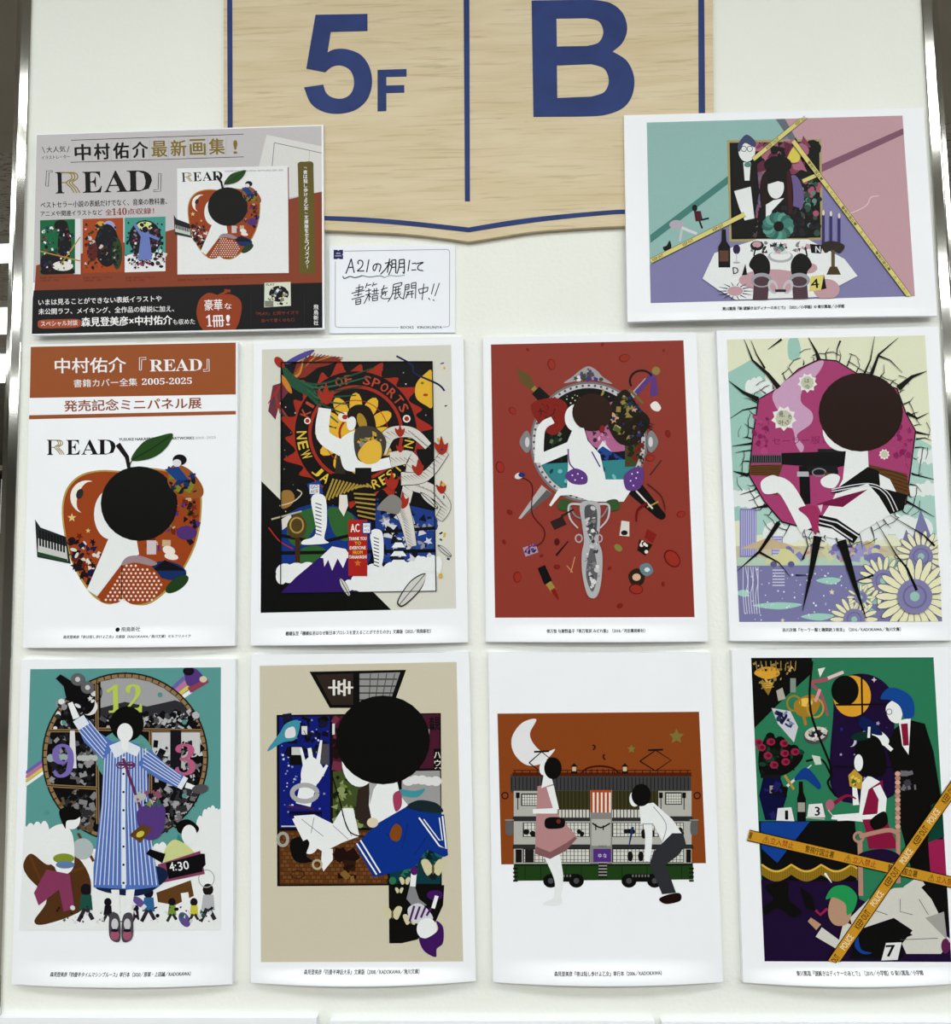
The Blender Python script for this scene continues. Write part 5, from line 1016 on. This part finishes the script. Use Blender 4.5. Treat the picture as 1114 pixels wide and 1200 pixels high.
# ================================================================== TRAM BOARD (row two, third)
root, P = board('portrait_board', [(572, 764.6), (832, 764.8), (847, 1150.8), (577.7, 1151)], 'portrait board with burnt orange print of a two-storey tram house under a crescent moon', 'board', bow=0.007)
P.crop = (560, 760, 2.7276)
P.part('backdrop'); P.poly([(62, 208), (706, 202), (728, 686), (74, 690)], '#84411a')
P.part('crescent_moon'); P.poly(spline([(186, 226), (140, 238), (108, 285), (115, 335), (155, 372), (205, 366), (246, 322), (210, 332), (178, 305), (166, 270)], 5)[0:], 'dfdfe4')
P.part('gold_star'); P.star(634, 281, 25, '857a44', 5, .5); P.part('gold_star'); P.star(490, 321, 14, '857a44', 5, .5)
P.part('tram_house'); DK = '22201f'
P.rect(103, 402, 680, 460, '4a4a4c')
for i in range(48): P.rect(106+i*12, 412, 109+i*12, 452, '2a2a2c')
P.rect(110, 396, 682, 408, '5a2c1c'); P.rect(112, 388, 680, 391, '4a2018')
for i in range(24): P.rect(116+i*24, 388, 119+i*24, 400, '4a2018')
P.line([(330, 398), (350, 382), (388, 376), (428, 382), (450, 398)], 6, '4a2018', smooth=True)
for i in range(6): P.line([(345+i*18, 385), (345+i*18, 402)], 3, '4a2018')
for x in (307, 469): P.poly([(x-12, 378), (x, 366), (x+12, 378)], DK); P.rect(x-6, 378, x+6, 392, 'c9b8a0'); P.rect(x-10, 392, x+10, 400, DK)
P.rect(114, 455, 682, 690, 'b7b7b4'); P.rect(218, 455, 576, 520, '3c3a24'); 
for i in range(30): P.rect(220+i*12, 455, 221.5+i*12, 520, '5c5a3a')
P.poly([(112, 536), (684, 536), (690, 552), (108, 552)], '3a3a3c'); P.poly([(112, 626), (686, 626), (690, 640), (110, 640)], '3a3a3c'); P.rect(218, 515, 576, 540, 'cfcfcc'); 
for i in range(33): P.rect(222+i*11, 515, 225+i*11, 540, DK)
for x0, x1, y0, y1 in ((140, 188, 466, 500), (600, 648, 462, 496)):
    P.rect(x0-3, y0-3, x1+3, y1+3, '3a3a3c'); P.rect(x0, y0, x1, y1, 'd3d4cf')
    for i in range(6): P.rect(x0+i*8, y0, x0+i*8+1.5, y1, '4a4a4c')
    for i in range(4): P.rect(x0, y0+i*9, x1, y0+i*9+1.5, '4a4a4c')
for r_, y0, y1 in ((0, 558, 600), (1, 642, 682)):
    for x0, x1 in ((145, 212), (222, 355), (430, 575), (585, 655)):
        P.rect(x0-2, y0-2, x1+2, y1+2, DK); P.rect(x0, y0, x1, y1, 'd3d4cf')
        n = int((x1-x0)/12)
        for i in range(n+1): P.rect(x0+i*12, y0, x0+i*12+2, y1, '3c3c40')
        for i in range(3): P.rect(x0, y0+6+i*13, x1, y0+7.5+i*13, '5c5c60')
        if r_ == 0: P.scatter(8, [(x0+5, y0+24), (x1-5, y0+24), (x1-5, y1-4), (x0+5, y1-4)], [DK], 7, 12, int(x0), 'e')
for x0 in (486, 520): P.ell(x0, 664, 9, 16, DK)
P.rect(120, 642, 140, 684, DK); P.rect(665, 642, 680, 684, DK); P.rect(150, 642, 178, 684, '2c2a28')
P.rect(358, 452, 428, 690, '8f8f8c'); P.rect(362, 545, 424, 630, 'b7b7b4'); P.line([(365, 558), (392, 572), (422, 558)], 5, DK, smooth=True); P.rect(374, 560, 378, 580, DK); P.rect(398, 565, 402, 580, DK)
P.part('striped_curtain'); P.rect(359, 452, 426, 524, 'b4552c')
for i in range(5): P.rect(366+i*13, 460, 372+i*13, 524, 'e0dcd8')
P.part('purple_curtain'); P.rect(368, 640, 425, 682, '5d3a8c'); P.text('ゆ', (384, 668), (395, 668), 13, 'd9d6e0', .01); P.text('な', (400, 668), (411, 668), 13, 'd9d6e0', .01); P.text('やねう', (384, 635), (410, 634), 7, DK)
P.part('tram_base'); P.poly([(114, 690), (686, 686), (688, 738), (116, 742)], '2c4a26'); P.rect(116, 688, 686, 694, '1e2e1a')
for x0 in (150, 200, 280, 330, 460, 540, 600, 650): P.line([(x0, 695), (x0, 738)], 2, '1e2e1a')
for i in range(5): P.rect(385+i*0, 682+i*10, 412, 686+i*10, 'a8a8a6'); P.rect(385, 686+i*10, 412, 692+i*10, DK)
for c in (272, 522):
    P.ell(c-40, 742, 24, 22, '141216'); P.ell(c+42, 742, 24, 22, '141216'); P.rect(c-36, 720, c+40, 745, '141216'); P.ell(c-40, 742, 9, 9, '55555a'); P.ell(c+42, 742, 9, 9, '55555a')
    for i in range(6): P.rect(c-30+i*10, 722, c-25+i*10, 730, '77777a')
for x in (120, 682):
    for i in range(4): P.rect(x-8, 700+i*13, x+7, 706+i*13, DK)
for x in (100, 690): P.blob([(x-11, 556), (x, 550), (x+11, 556), (x+11, 590), (x, 597), (x-11, 590)], '6a6a6c'); P.rect(x-14, 546, x+14, 550, '9a9a9c')
for x in (86, 700): P.ring(x, 470, 10, 10, 4, DK, 12)
for x in (127, 584, 658): P.line([(x, 465), (x, 515)], 3, DK); P.rect(x-6, 460, x+6, 478, DK)
P.part('roof_pantograph'); 
for x, y, k in ((203, 330, .8), (567, 325, 1)): P.line([(x-50*k, y+35), (x, y), (x+50*k, y+32), (x, y+66), (x-50*k, y+35)], 4, DK); P.line([(x-24, y), (x+24, y-2)], 6, DK)
P.line([(366, 308), (374, 314), (368, 324)], 5, DK, smooth=True); P.line([(404, 338), (400, 346), (406, 356)], 5, DK, smooth=True)
P.part('standing_figure', label='plain standing shape in a dusty pink dress with black handbag'); pl = '#e3e6ea'
P.line([(225, 660), (255, 740), (248, 800)], 30, pl, 14, smooth=True); P.line([(246, 650), (262, 730), (256, 795)], 26, pl, 14, smooth=True); P.blob([(205, 816), (235, 800), (262, 790), (266, 815), (240, 821)], pl)
P.poly([(190, 440), (240, 430), (246, 510), (262, 540), (315, 600), (280, 640), (230, 668), (182, 650), (186, 520)], 'b98f92'); P.poly([(184, 632), (230, 650), (280, 622), (310, 600), (316, 606), (282, 645), (230, 672), (182, 655)], '8c6468'); P.line([(230, 440), (250, 515)], 24, pl, 18); P.line([(252, 518), (175, 520)], 18, pl, 14)
P.poly([(210, 400), (232, 400), (240, 432), (202, 446)], pl); P.ell(212, 380, 16, 25, pl, 10); P.ell(239, 382, 28, 35, '131217'); P.blob([(215, 545), (242, 538), (275, 545), (274, 570), (245, 576), (216, 572)], '1a1618'); P.ell(257, 552, 7, 7, '7a3a2a')
P.part('crouching_figure', label='plain crouching shape in white shirt and grey trousers')
P.poly([(515, 500), (560, 492), (620, 545), (650, 590), (620, 640), (590, 620), (560, 560), (520, 560)], pl); P.line([(532, 520), (545, 590), (540, 680)], 30, pl, 18, smooth=True); P.poly([(620, 590), (655, 590), (664, 625), (640, 660), (600, 690), (632, 780), (588, 785), (548, 690), (560, 650)], '3a3c42'); P.blob([(578, 800), (610, 785), (645, 782), (645, 806), (600, 816)], '2a1618')
P.ell(500, 480, 17, 25, pl); P.ell(521, 468, 31, 36, '131217'); P.line([(494, 570), (482, 632)], 9, '243a6e', 3); P.line([(560, 505), (600, 560), (590, 615)], 2, '77777c', smooth=True); P.line([(525, 560), (560, 560)], 2, '77777c')
captioned(P, '森見登美彦『夜は短し歩けよ乙女』単行本（2006／KADOKAWA）', (243, 1040), (584, 1037), 13)
P.finish()

# ================================================================== TAPED GREEN BOARD (row two, fourth)
root, P = board('portrait_board', [(857.2, 762), (1117.5, 758), (1141, 1151), (870.6, 1151.3)], 'portrait board with dark green and violet print crossed by golden tapes, lower right', 'board', bow=0.008, v0=.955)
P.crop = (834, 760, 2.7286); quad = [(125, 30), (708, 28), (765, 1002), (168, 1000)]; P.clip = [P.T(p) for p in quad]
P.part('backdrop'); GR = '#2a7454'; P.poly(quad, GR)
P.poly([(120, 20), (320, 20), (318, 80), (240, 150), (130, 260)], '15131a'); P.poly([(150, 740), (470, 740), (470, 800), (600, 860), (780, 900), (780, 1010), (150, 1010)], '#1c0530')
P.part('arched_window'); P.blob([(390, 470), (388, 200), (400, 110), (470, 80), (540, 100), (580, 160), (582, 300), (580, 470)], '2a1440'); P.ell(448, 152, 60, 66, 'd6a638'); P.ell(425, 134, 44, 48, '15131a'); P.line([(395, 180), (575, 178)], 6, '15131a'); P.line([(478, 85), (484, 420)], 6, '15131a'); P.line([(390, 378), (580, 380)], 5, '15131a'); P.scatter(14, [(400, 220), (570, 220), (570, 440), (400, 440)], ['2a3a90', 'a9a4c4'], 4, 8, 91, 's'); P.star(518, 100, 9, 'd9c4cc', 4); P.moon(444, 296, 18, 'c9c4d0', 190)
P.part('chandelier'); P.blob([(135, 80), (160, 60), (205, 62), (215, 85), (175, 98)], 'd6a83e'); P.poly([(150, 105), (200, 105), (180, 150)], '9a7a34')
for i in range(9): P.line([(140+i*16, 40), (145+i*15, 70), (155+i*13, 62)], 3, 'a08848', smooth=True); P.line([(150+i*6, 110+(i % 3)*6), (195-i*3, 114+(i % 3)*6)], 2, 'd6b050')
P.scatter(30, [(130, 40), (270, 40), (230, 110), (150, 130)], ['a08848', '15131a', 'c9b070'], 3, 8, 92)
P.part('flying_objects'); P.blob([(262, 175), (300, 150), (330, 150), (345, 180), (320, 215), (275, 212)], 'a88434'); P.ell(300, 172, 22, 14, 'e0c060'); P.line([(290, 205), (300, 245)], 10, 'a88434'); P.ring(262, 175, 22, 24, 6, 'a88434', 16); P.ring(330, 190, 26, 30, 6, 'c09c40', 16)
P.line([(410, 78), (360, 100), (320, 110), (350, 150), (370, 215)], 14, 'b0566e', 6, smooth=True); P.line([(420, 75), (370, 95)], 10, 'd4c8c8'); P.poly([(338, 65), (362, 60), (345, 92)], 'dcdcd8'); P.line([(345, 130), (330, 170)], 10, 'd4a0ac')
P.ell(332, 278, 40, 28, '55525a', -10); P.ell(332, 272, 36, 22, 'c9c6c0', -10); P.ell(332, 272, 24, 12, '35323a', -10); P.scatter(20, [(300, 262), (365, 255), (365, 290), (305, 298)], ['a8a49e', '2a282e', 'dcdad4'], 4, 8, 93); P.poly([(190, 190), (250, 200), (275, 250), (262, 300), (210, 240)], 'c9c9d2'); P.scatter(16, [(200, 200), (245, 205), (265, 250), (225, 245)], ['3a4468', '8890b0', '22284a'], 6, 12, 94)
P.poly([(205, 135), (225, 125), (235, 160), (212, 168)], 'b4b0a8'); P.rect(250, 95, 268, 140, '8a9a90'); P.poly([(385, 140), (410, 118), (412, 150)], '15131a'); P.line([(240, 440), (318, 372)], 9, 'd2d4d8', 3); P.line([(232, 405), (262, 450)], 8, 'b09448'); P.blob([(262, 420), (300, 380), (345, 430), (340, 450), (300, 420)], '1f4690'); P.line([(320, 40), (315, 200), (380, 380), (370, 430), (395, 470)], 7, '15131a', smooth=True); P.line([(300, 360), (350, 355), (378, 400)], 6, '15131a', smooth=True); P.poly([(318, 340), (345, 345), (350, 370), (330, 372)], 'c8d0c8')
P.part('rose_vase'); P.blob([(150, 330), (180, 280), (230, 300), (275, 320), (290, 350), (240, 400), (160, 410)], '191c1c'); P.scatter(60, [(145, 310), (200, 270), (290, 330), (260, 390), (160, 400)], ['1a2c22', '15131a', '24483a', '15131a'], 8, 17, 95, 'e')
for x, y in ((188, 298), (230, 303), (178, 342), (232, 335), (265, 330), (235, 362), (158, 316), (198, 372), (148, 300)): P.ell(x, y, 14, 12, '9a3050', n=12); P.ell(x+2, y, 7, 6, '6a1c36', n=8)
P.poly([(165, 405), (215, 405), (240, 470), (215, 548), (170, 548), (150, 470)], '1c1c48'); P.line([(185, 450), (240, 460)], 34, '17151c'); P.rect(184, 438, 196, 462, 'a89898'); P.scatter(12, [(170, 420), (230, 440), (220, 540), (175, 540)], ['2c2c6a', '15153a'], 6, 14, 96, 'r'); P.rect(155, 404, 220, 414, '22222a')
P.part('wine_bottle'); P.poly([(277, 425), (290, 425), (292, 460), (300, 480), (300, 552), (272, 552), (272, 480), (277, 460)], '17161a'); P.rect(274, 492, 297, 522, 'a8a49c')
P.part('dark_table'); P.poly([(150, 552), (456, 550), (468, 690), (460, 745), (160, 740)], '17161c'); P.poly([(155, 554), (312, 553), (208, 685), (158, 640)], '1f4a9c')
P.part('gold_fringe')
sc = []
for i in range(30): t = i/29; sc.append((158+t*306, 690+22*abs(math.sin(t*math.pi*3.2))))
P.poly(sc+[(p[0], p[1]+32) for p in sc[::-1]], 'a8882e'); P.line(sc, 6, 'd6b850')
for i in range(60): t = i/59; y = 690+22*abs(math.sin(t*math.pi*3.2)); P.line([(158+t*306, y+4), (158+t*306, y+31)], 2, '6a5420')
P.part('table_leg'); P.blob([(170, 760), (240, 745), (245, 800), (285, 840), (260, 860), (210, 830), (170, 852), (160, 830), (195, 800)], '131118')
P.part('standing_suit', label='plain tall black suit shape with blue hair')
P.poly([(560, 330), (580, 260), (620, 225), (680, 240), (708, 330), (735, 500), (740, 640), (765, 900), (690, 900), (650, 760), (600, 560), (590, 420)], '131218'); P.poly([(690, 610), (745, 610), (755, 760), (700, 750)], 'a02c5a'); P.poly([(700, 500), (735, 480), (745, 600), (690, 620)], '1a4a40')
P.poly([(596, 230), (635, 222), (628, 340), (608, 310)], '#e3e6ea'); P.line([(614, 240), (620, 310)], 22, '8e2440', 18); P.blob([(555, 190), (580, 165), (610, 180), (600, 235), (570, 230)], '#e3e6ea'); P.blob([(538, 160), (560, 128), (600, 130), (640, 160), (645, 215), (615, 222), (600, 185), (570, 165)], '21509c'); P.ring(566, 202, 9, 9, 2, '2a2a30', 10)
P.line([(585, 300), (545, 295), (515, 265)], 32, '131218', 20); P.line([(575, 325), (545, 298)], 12, '#e3e6ea'); P.blob([(510, 268), (535, 262), (565, 290), (555, 312), (525, 295)], '#e3e6ea'); P.blob([(480, 215), (520, 240), (545, 275), (510, 272), (470, 245)], '1c2a5c'); P.scatter(12, [(600, 400), (655, 390), (655, 450), (610, 455)], ['77747c', '4a4850'], 6, 12, 97, 'r')
P.part('seated_figure', label='plain shape in a crimson dress with black hair')
P.poly([(478, 430), (500, 405), (545, 430), (550, 520), (500, 555), (380, 545), (385, 532), (470, 525)], '#e3e6ea'); P.poly([(500, 450), (545, 420), (548, 510), (570, 580), (600, 640), (500, 640), (490, 580), (478, 540)], '8e2448'); P.line([(525, 440), (545, 480), (540, 540)], 26, '#e3e6ea'); P.line([(540, 535), (400, 545)], 16, '#e3e6ea', 12); P.line([(460, 500), (455, 440)], 20, '#e3e6ea', 14)
P.blob([(455, 330), (480, 280), (530, 285), (556, 350), (550, 400), (520, 410), (478, 400), (480, 360)], '131116'); P.ell(468, 365, 14, 27, '#e3e6ea'); P.ell(478, 280, 34, 14, '1a3a34', -8); P.poly([(435, 405), (455, 385), (480, 410), (478, 450), (440, 440)], 'bfa040'); P.scatter(10, [(440, 405), (475, 400), (472, 440), (445, 435)], ['dcc868', '4a6a3a'], 4, 8, 98); P.blob([(505, 550), (550, 520), (560, 560), (520, 580)], '131116'); P.line([(500, 285), (502, 250)], 8, '#e3e6ea')
P.line([(390, 495), (430, 470), (460, 480)], 14, '8e2448', 4, smooth=True); P.ell(376, 500, 14, 18, 'b06a80'); P.line([(370, 515), (390, 540)], 3, 'c8c8cc'); P.line([(300, 540), (360, 545)], 4, 'b9b9b0')
P.part('pink_chair'); CH = 'b88f80'
for i in range(14): P.ell(593, 400+i*14, 9, 8, CH if i % 2 else 'd0aa9a', n=10)
P.line([(594, 590), (595, 750)], 14, CH); P.line([(470, 600), (560, 580), (592, 590)], 14, CH, smooth=True); P.ring(468, 602, 15, 15, 8, CH, 16); P.line([(472, 615), (475, 790)], 15, CH); P.blob([(470, 655), (540, 640), (592, 655), (590, 680), (475, 685)], '2a1c40'); P.line([(560, 690), (560, 740)], 10, CH)
P.part('crawling_figure', label='plain white suit shape on all fours with green hair')
P.poly([(440, 860), (500, 800), (580, 765), (665, 760), (700, 800), (725, 850), (735, 910), (765, 930), (730, 975), (620, 975), (600, 930), (640, 915), (580, 870), (490, 900), (450, 900)], 'cfcdc9'); P.poly([(580, 860), (640, 900), (600, 950), (550, 990), (440, 990), (460, 900)], '16131c'); P.line([(440, 880), (410, 950), (340, 905)], 44, 'cfcdc9', 36); P.poly([(680, 860), (740, 840), (750, 930), (720, 900)], 'a9a8a6'); P.line([(670, 740), (620, 775)], 34, 'cfcdc9')
P.blob([(385, 790), (430, 800), (445, 840), (430, 880), (390, 882), (370, 845)], 'b89880'); P.blob([(362, 800), (385, 762), (430, 758), (462, 790), (452, 835), (430, 850), (425, 815), (390, 795)], '2f9a5c'); P.line([(340, 890), (310, 865)], 24, 'b89880', 16); P.poly([(280, 760), (320, 790), (330, 840), (300, 830)], '100e14'); P.line([(368, 830), (345, 850), (330, 835)], 9, 'a02c5a'); P.blob([(465, 915), (475, 960), (510, 972), (480, 975), (455, 950)], '1f4a9c'); P.ell(745, 950, 14, 24, '6a2c5a'); P.line([(360, 718), (382, 748)], 8, '#e3e6ea', 2)
for l in ([(600, 800), (600, 840), (640, 850)], [(660, 800), (690, 850)], [(600, 930), (720, 925)], [(500, 830), (560, 850)]): P.line(l, 2, '55535a')
for x, y, ch in ((235, 532, '1'), (334, 520, '3')):
    P.part('evidence_marker'); P.poly([(x-25, y-22), (x+18, y-25), (x+28, y+20), (x-30, y+18)], 'dcdcdf'); P.text(ch, (x-(1 if ch == '1' else 5), y+14), (x+(7 if ch == '1' else 10), y+14), 28, '16141a', .05)
P.part('evidence_marker'); P.poly([(555, 940), (605, 938), (592, 994), (540, 996)], 'dcdcdf'); P.text('7', (556, 984), (584, 983), 36, '16141a', .04); P.poly([(605, 938), (612, 985), (592, 994)], '16141a')
P.part('warning_tape', label='golden tape with red and black characters')
TG = 'c89a34'; RO = '9c3424'; P.clip = [P.T(p) for p in ((100, 10), (850, 10), (850, 1002), (100, 1000))]
P.tape((115, 596), (790, 752), 33, [('署', .003, .018, None), ('⚠', .07, .10, None), ('立入禁止', .105, .215, RO), ('警視庁国立署', .27, .405, None), ('⚠', .457, .487, None), ('立入禁止', .495, .605, RO), ('警視庁国立署', .66, .80, None), ('⚠', .853, .88, None), ('立入禁止', .89, .99, RO)], TG, h=.66, bold=.012)
L_ = [('KEEP OUT', .0, .055, None)]
P.tape((384, 1004), (800, 400), 34, [('OUT', .005, .04, None), ('POLICE', .075, .145, 'e8dcc0'), ('KEEP OUT', .185, .275, None), ('POLICE', .305, .375, 'e8dcc0'), ('KEEP OUT', .41, .50, None), ('POLICE', .53, .60, 'e8dcc0'), ('KEEP OUT', .63, .72, None), ('POLICE', .74, .81, 'e8dcc0'), ('KEEP OUT', .85, .94, None)], TG, h=.6, bold=.02)
captioned(P, '東川篤哉『謎解きはディナーのあとで』（2010／小学館）© 東川篤哉／小学館', (268, 1042), (672, 1040), 13)
P.finish()

# ================================================================== BOTTOM ROW (only the top margins are in the frame)
for (x0, x1, y, lab) in ((-3, 371, 1192.8, 'white landscape board at the bottom left, below the clock board'), (386, 767, 1196.6, 'white landscape board at the bottom centre, below the beige board'), (775, 1160, 1197.5, 'white landscape board at the bottom right, below the taped green board')):
    k = 262
    board('landscape_board', [(x0, y), (x1, y+.5), (x1+(x1-557)*.075, y+k), (x0+(x0-557)*.075, y+k)], lab, 'board', 0.0, 0.0068)

# ================================================================== BOOKCASE BEHIND THE END PANEL
M_SHELF = mat('shelf_paint', (0.70, 0.70, 0.66), 0.5, vary=(5, (1, 1, 1), (0.62, 0.62, 0.58), .4, .6))
bc = empty('bookcase', (0, 1.2, 0), 'long white double-sided bookcase behind the poster panel', 'bookcase')
boxes('spine_panel', [(-0.012, 0.012, -1.15, 1.1, 0.02, 2.25)], M_SHELF, bc)
boxes('plinth', [(-.36, .36, -1.15, 1.1, 0, 0.1)], M_SHELF, bc)
for z in (0.12, 0.5, 0.88, 1.26, 1.64, 2.02): boxes('shelf', [(-.37, .37, -1.15, 1.1, z-0.012, z+0.012)], M_SHELF, bc)
boxes('side_panel', [(-.38, .38, 1.1, 1.12, 0, 2.27)], M_SHELF, bc)
# a case with books across the aisle, seen in the slit left of the panel
fb = empty('wall_bookcase', (-2.3, 3.2, 0), 'brown bookcase far behind, in the slit left of the steel trim', 'bookcase')
M_BROWN = mat('brown_case', (0.16, 0.12, 0.09), 0.5, vary=(8, (1, 1, 6), (0.12, 0.09, 0.07), .4, .6))
boxes('side_panel', [(-.9, -.87, -.3, .15, 0, 2.05)], M_BROWN, fb); boxes('side_panel', [(.87, .9, -.3, .15, 0, 2.05)], M_BROWN, fb); boxes('back_panel', [(-.9, .9, .13, .15, 0, 2.05)], M_BROWN, fb)
for z in (.1, .5, .9, 1.3, 1.7, 2.03): boxes('shelf', [(-.87, .87, -.3, .13, z-.012, z+.012)], M_BROWN, fb)
rnd = random.Random(2)
cols = {'white': (.7, .7, .68), 'cream': (.62, .52, .38), 'red': (.4, .1, .07), 'navy': (.06, .08, .2), 'brown': (.25, .14, .07), 'grey': (.3, .3, .3)}
mats = {k: mat(k+'_cover', v, .5, vary=(20, (1, 1, 1), tuple(c*.8 for c in v), .4, .6)) for k, v in cols.items()}
cover = {}
for k in cols:
    cover[k] = mats[k]
M_PAPER = mat('book_paper', (.75, .72, .62), .8, vary=(60, (1, 1, 8), (.68, .65, .55), .4, .6))
kinds = list(cols)
for si, z in enumerate((.9, 1.3, 1.7)):
    x = -.82; k = 0
    while x < .8:
        t = rnd.uniform(.03, .05); h = rnd.uniform(.2, .3); kd = kinds[(k*2+si) % 6]
        nth = ('first second third fourth fifth sixth seventh eighth ninth tenth eleventh twelfth thirteenth fourteenth fifteenth sixteenth seventeenth eighteenth nineteenth twentieth'.split()+['twenty-'+w_ for w_ in 'first second third fourth fifth sixth seventh eighth ninth'.split()]+['thirtieth']+['thirty-'+w_ for w_ in 'first second third fourth fifth sixth seventh eighth ninth'.split()]+['fortieth']+['forty-'+w_ for w_ in 'first second third fourth fifth sixth seventh eighth ninth'.split()])[k]
        b = empty('book', (-2.3+x+t/2, 3.0, z+.012), '%s book, %s from the left on the %s shelf of the brown bookcase' % (kd, nth, ('lower', 'middle', 'upper')[si]), 'book', 'books in the brown bookcase')
        boxes('cover', [(-t/2, t/2, -.09, -.086, 0, h), (-t/2, -t/2+.003, -.09, .08, 0, h), (t/2-.003, t/2, -.09, .08, 0, h)], cover[kd], b)
        boxes('page_block', [(-t/2+.003, t/2-.003, -.086, .075, .004, h-.004)], M_PAPER, b)
        x += t+.004; k += 1
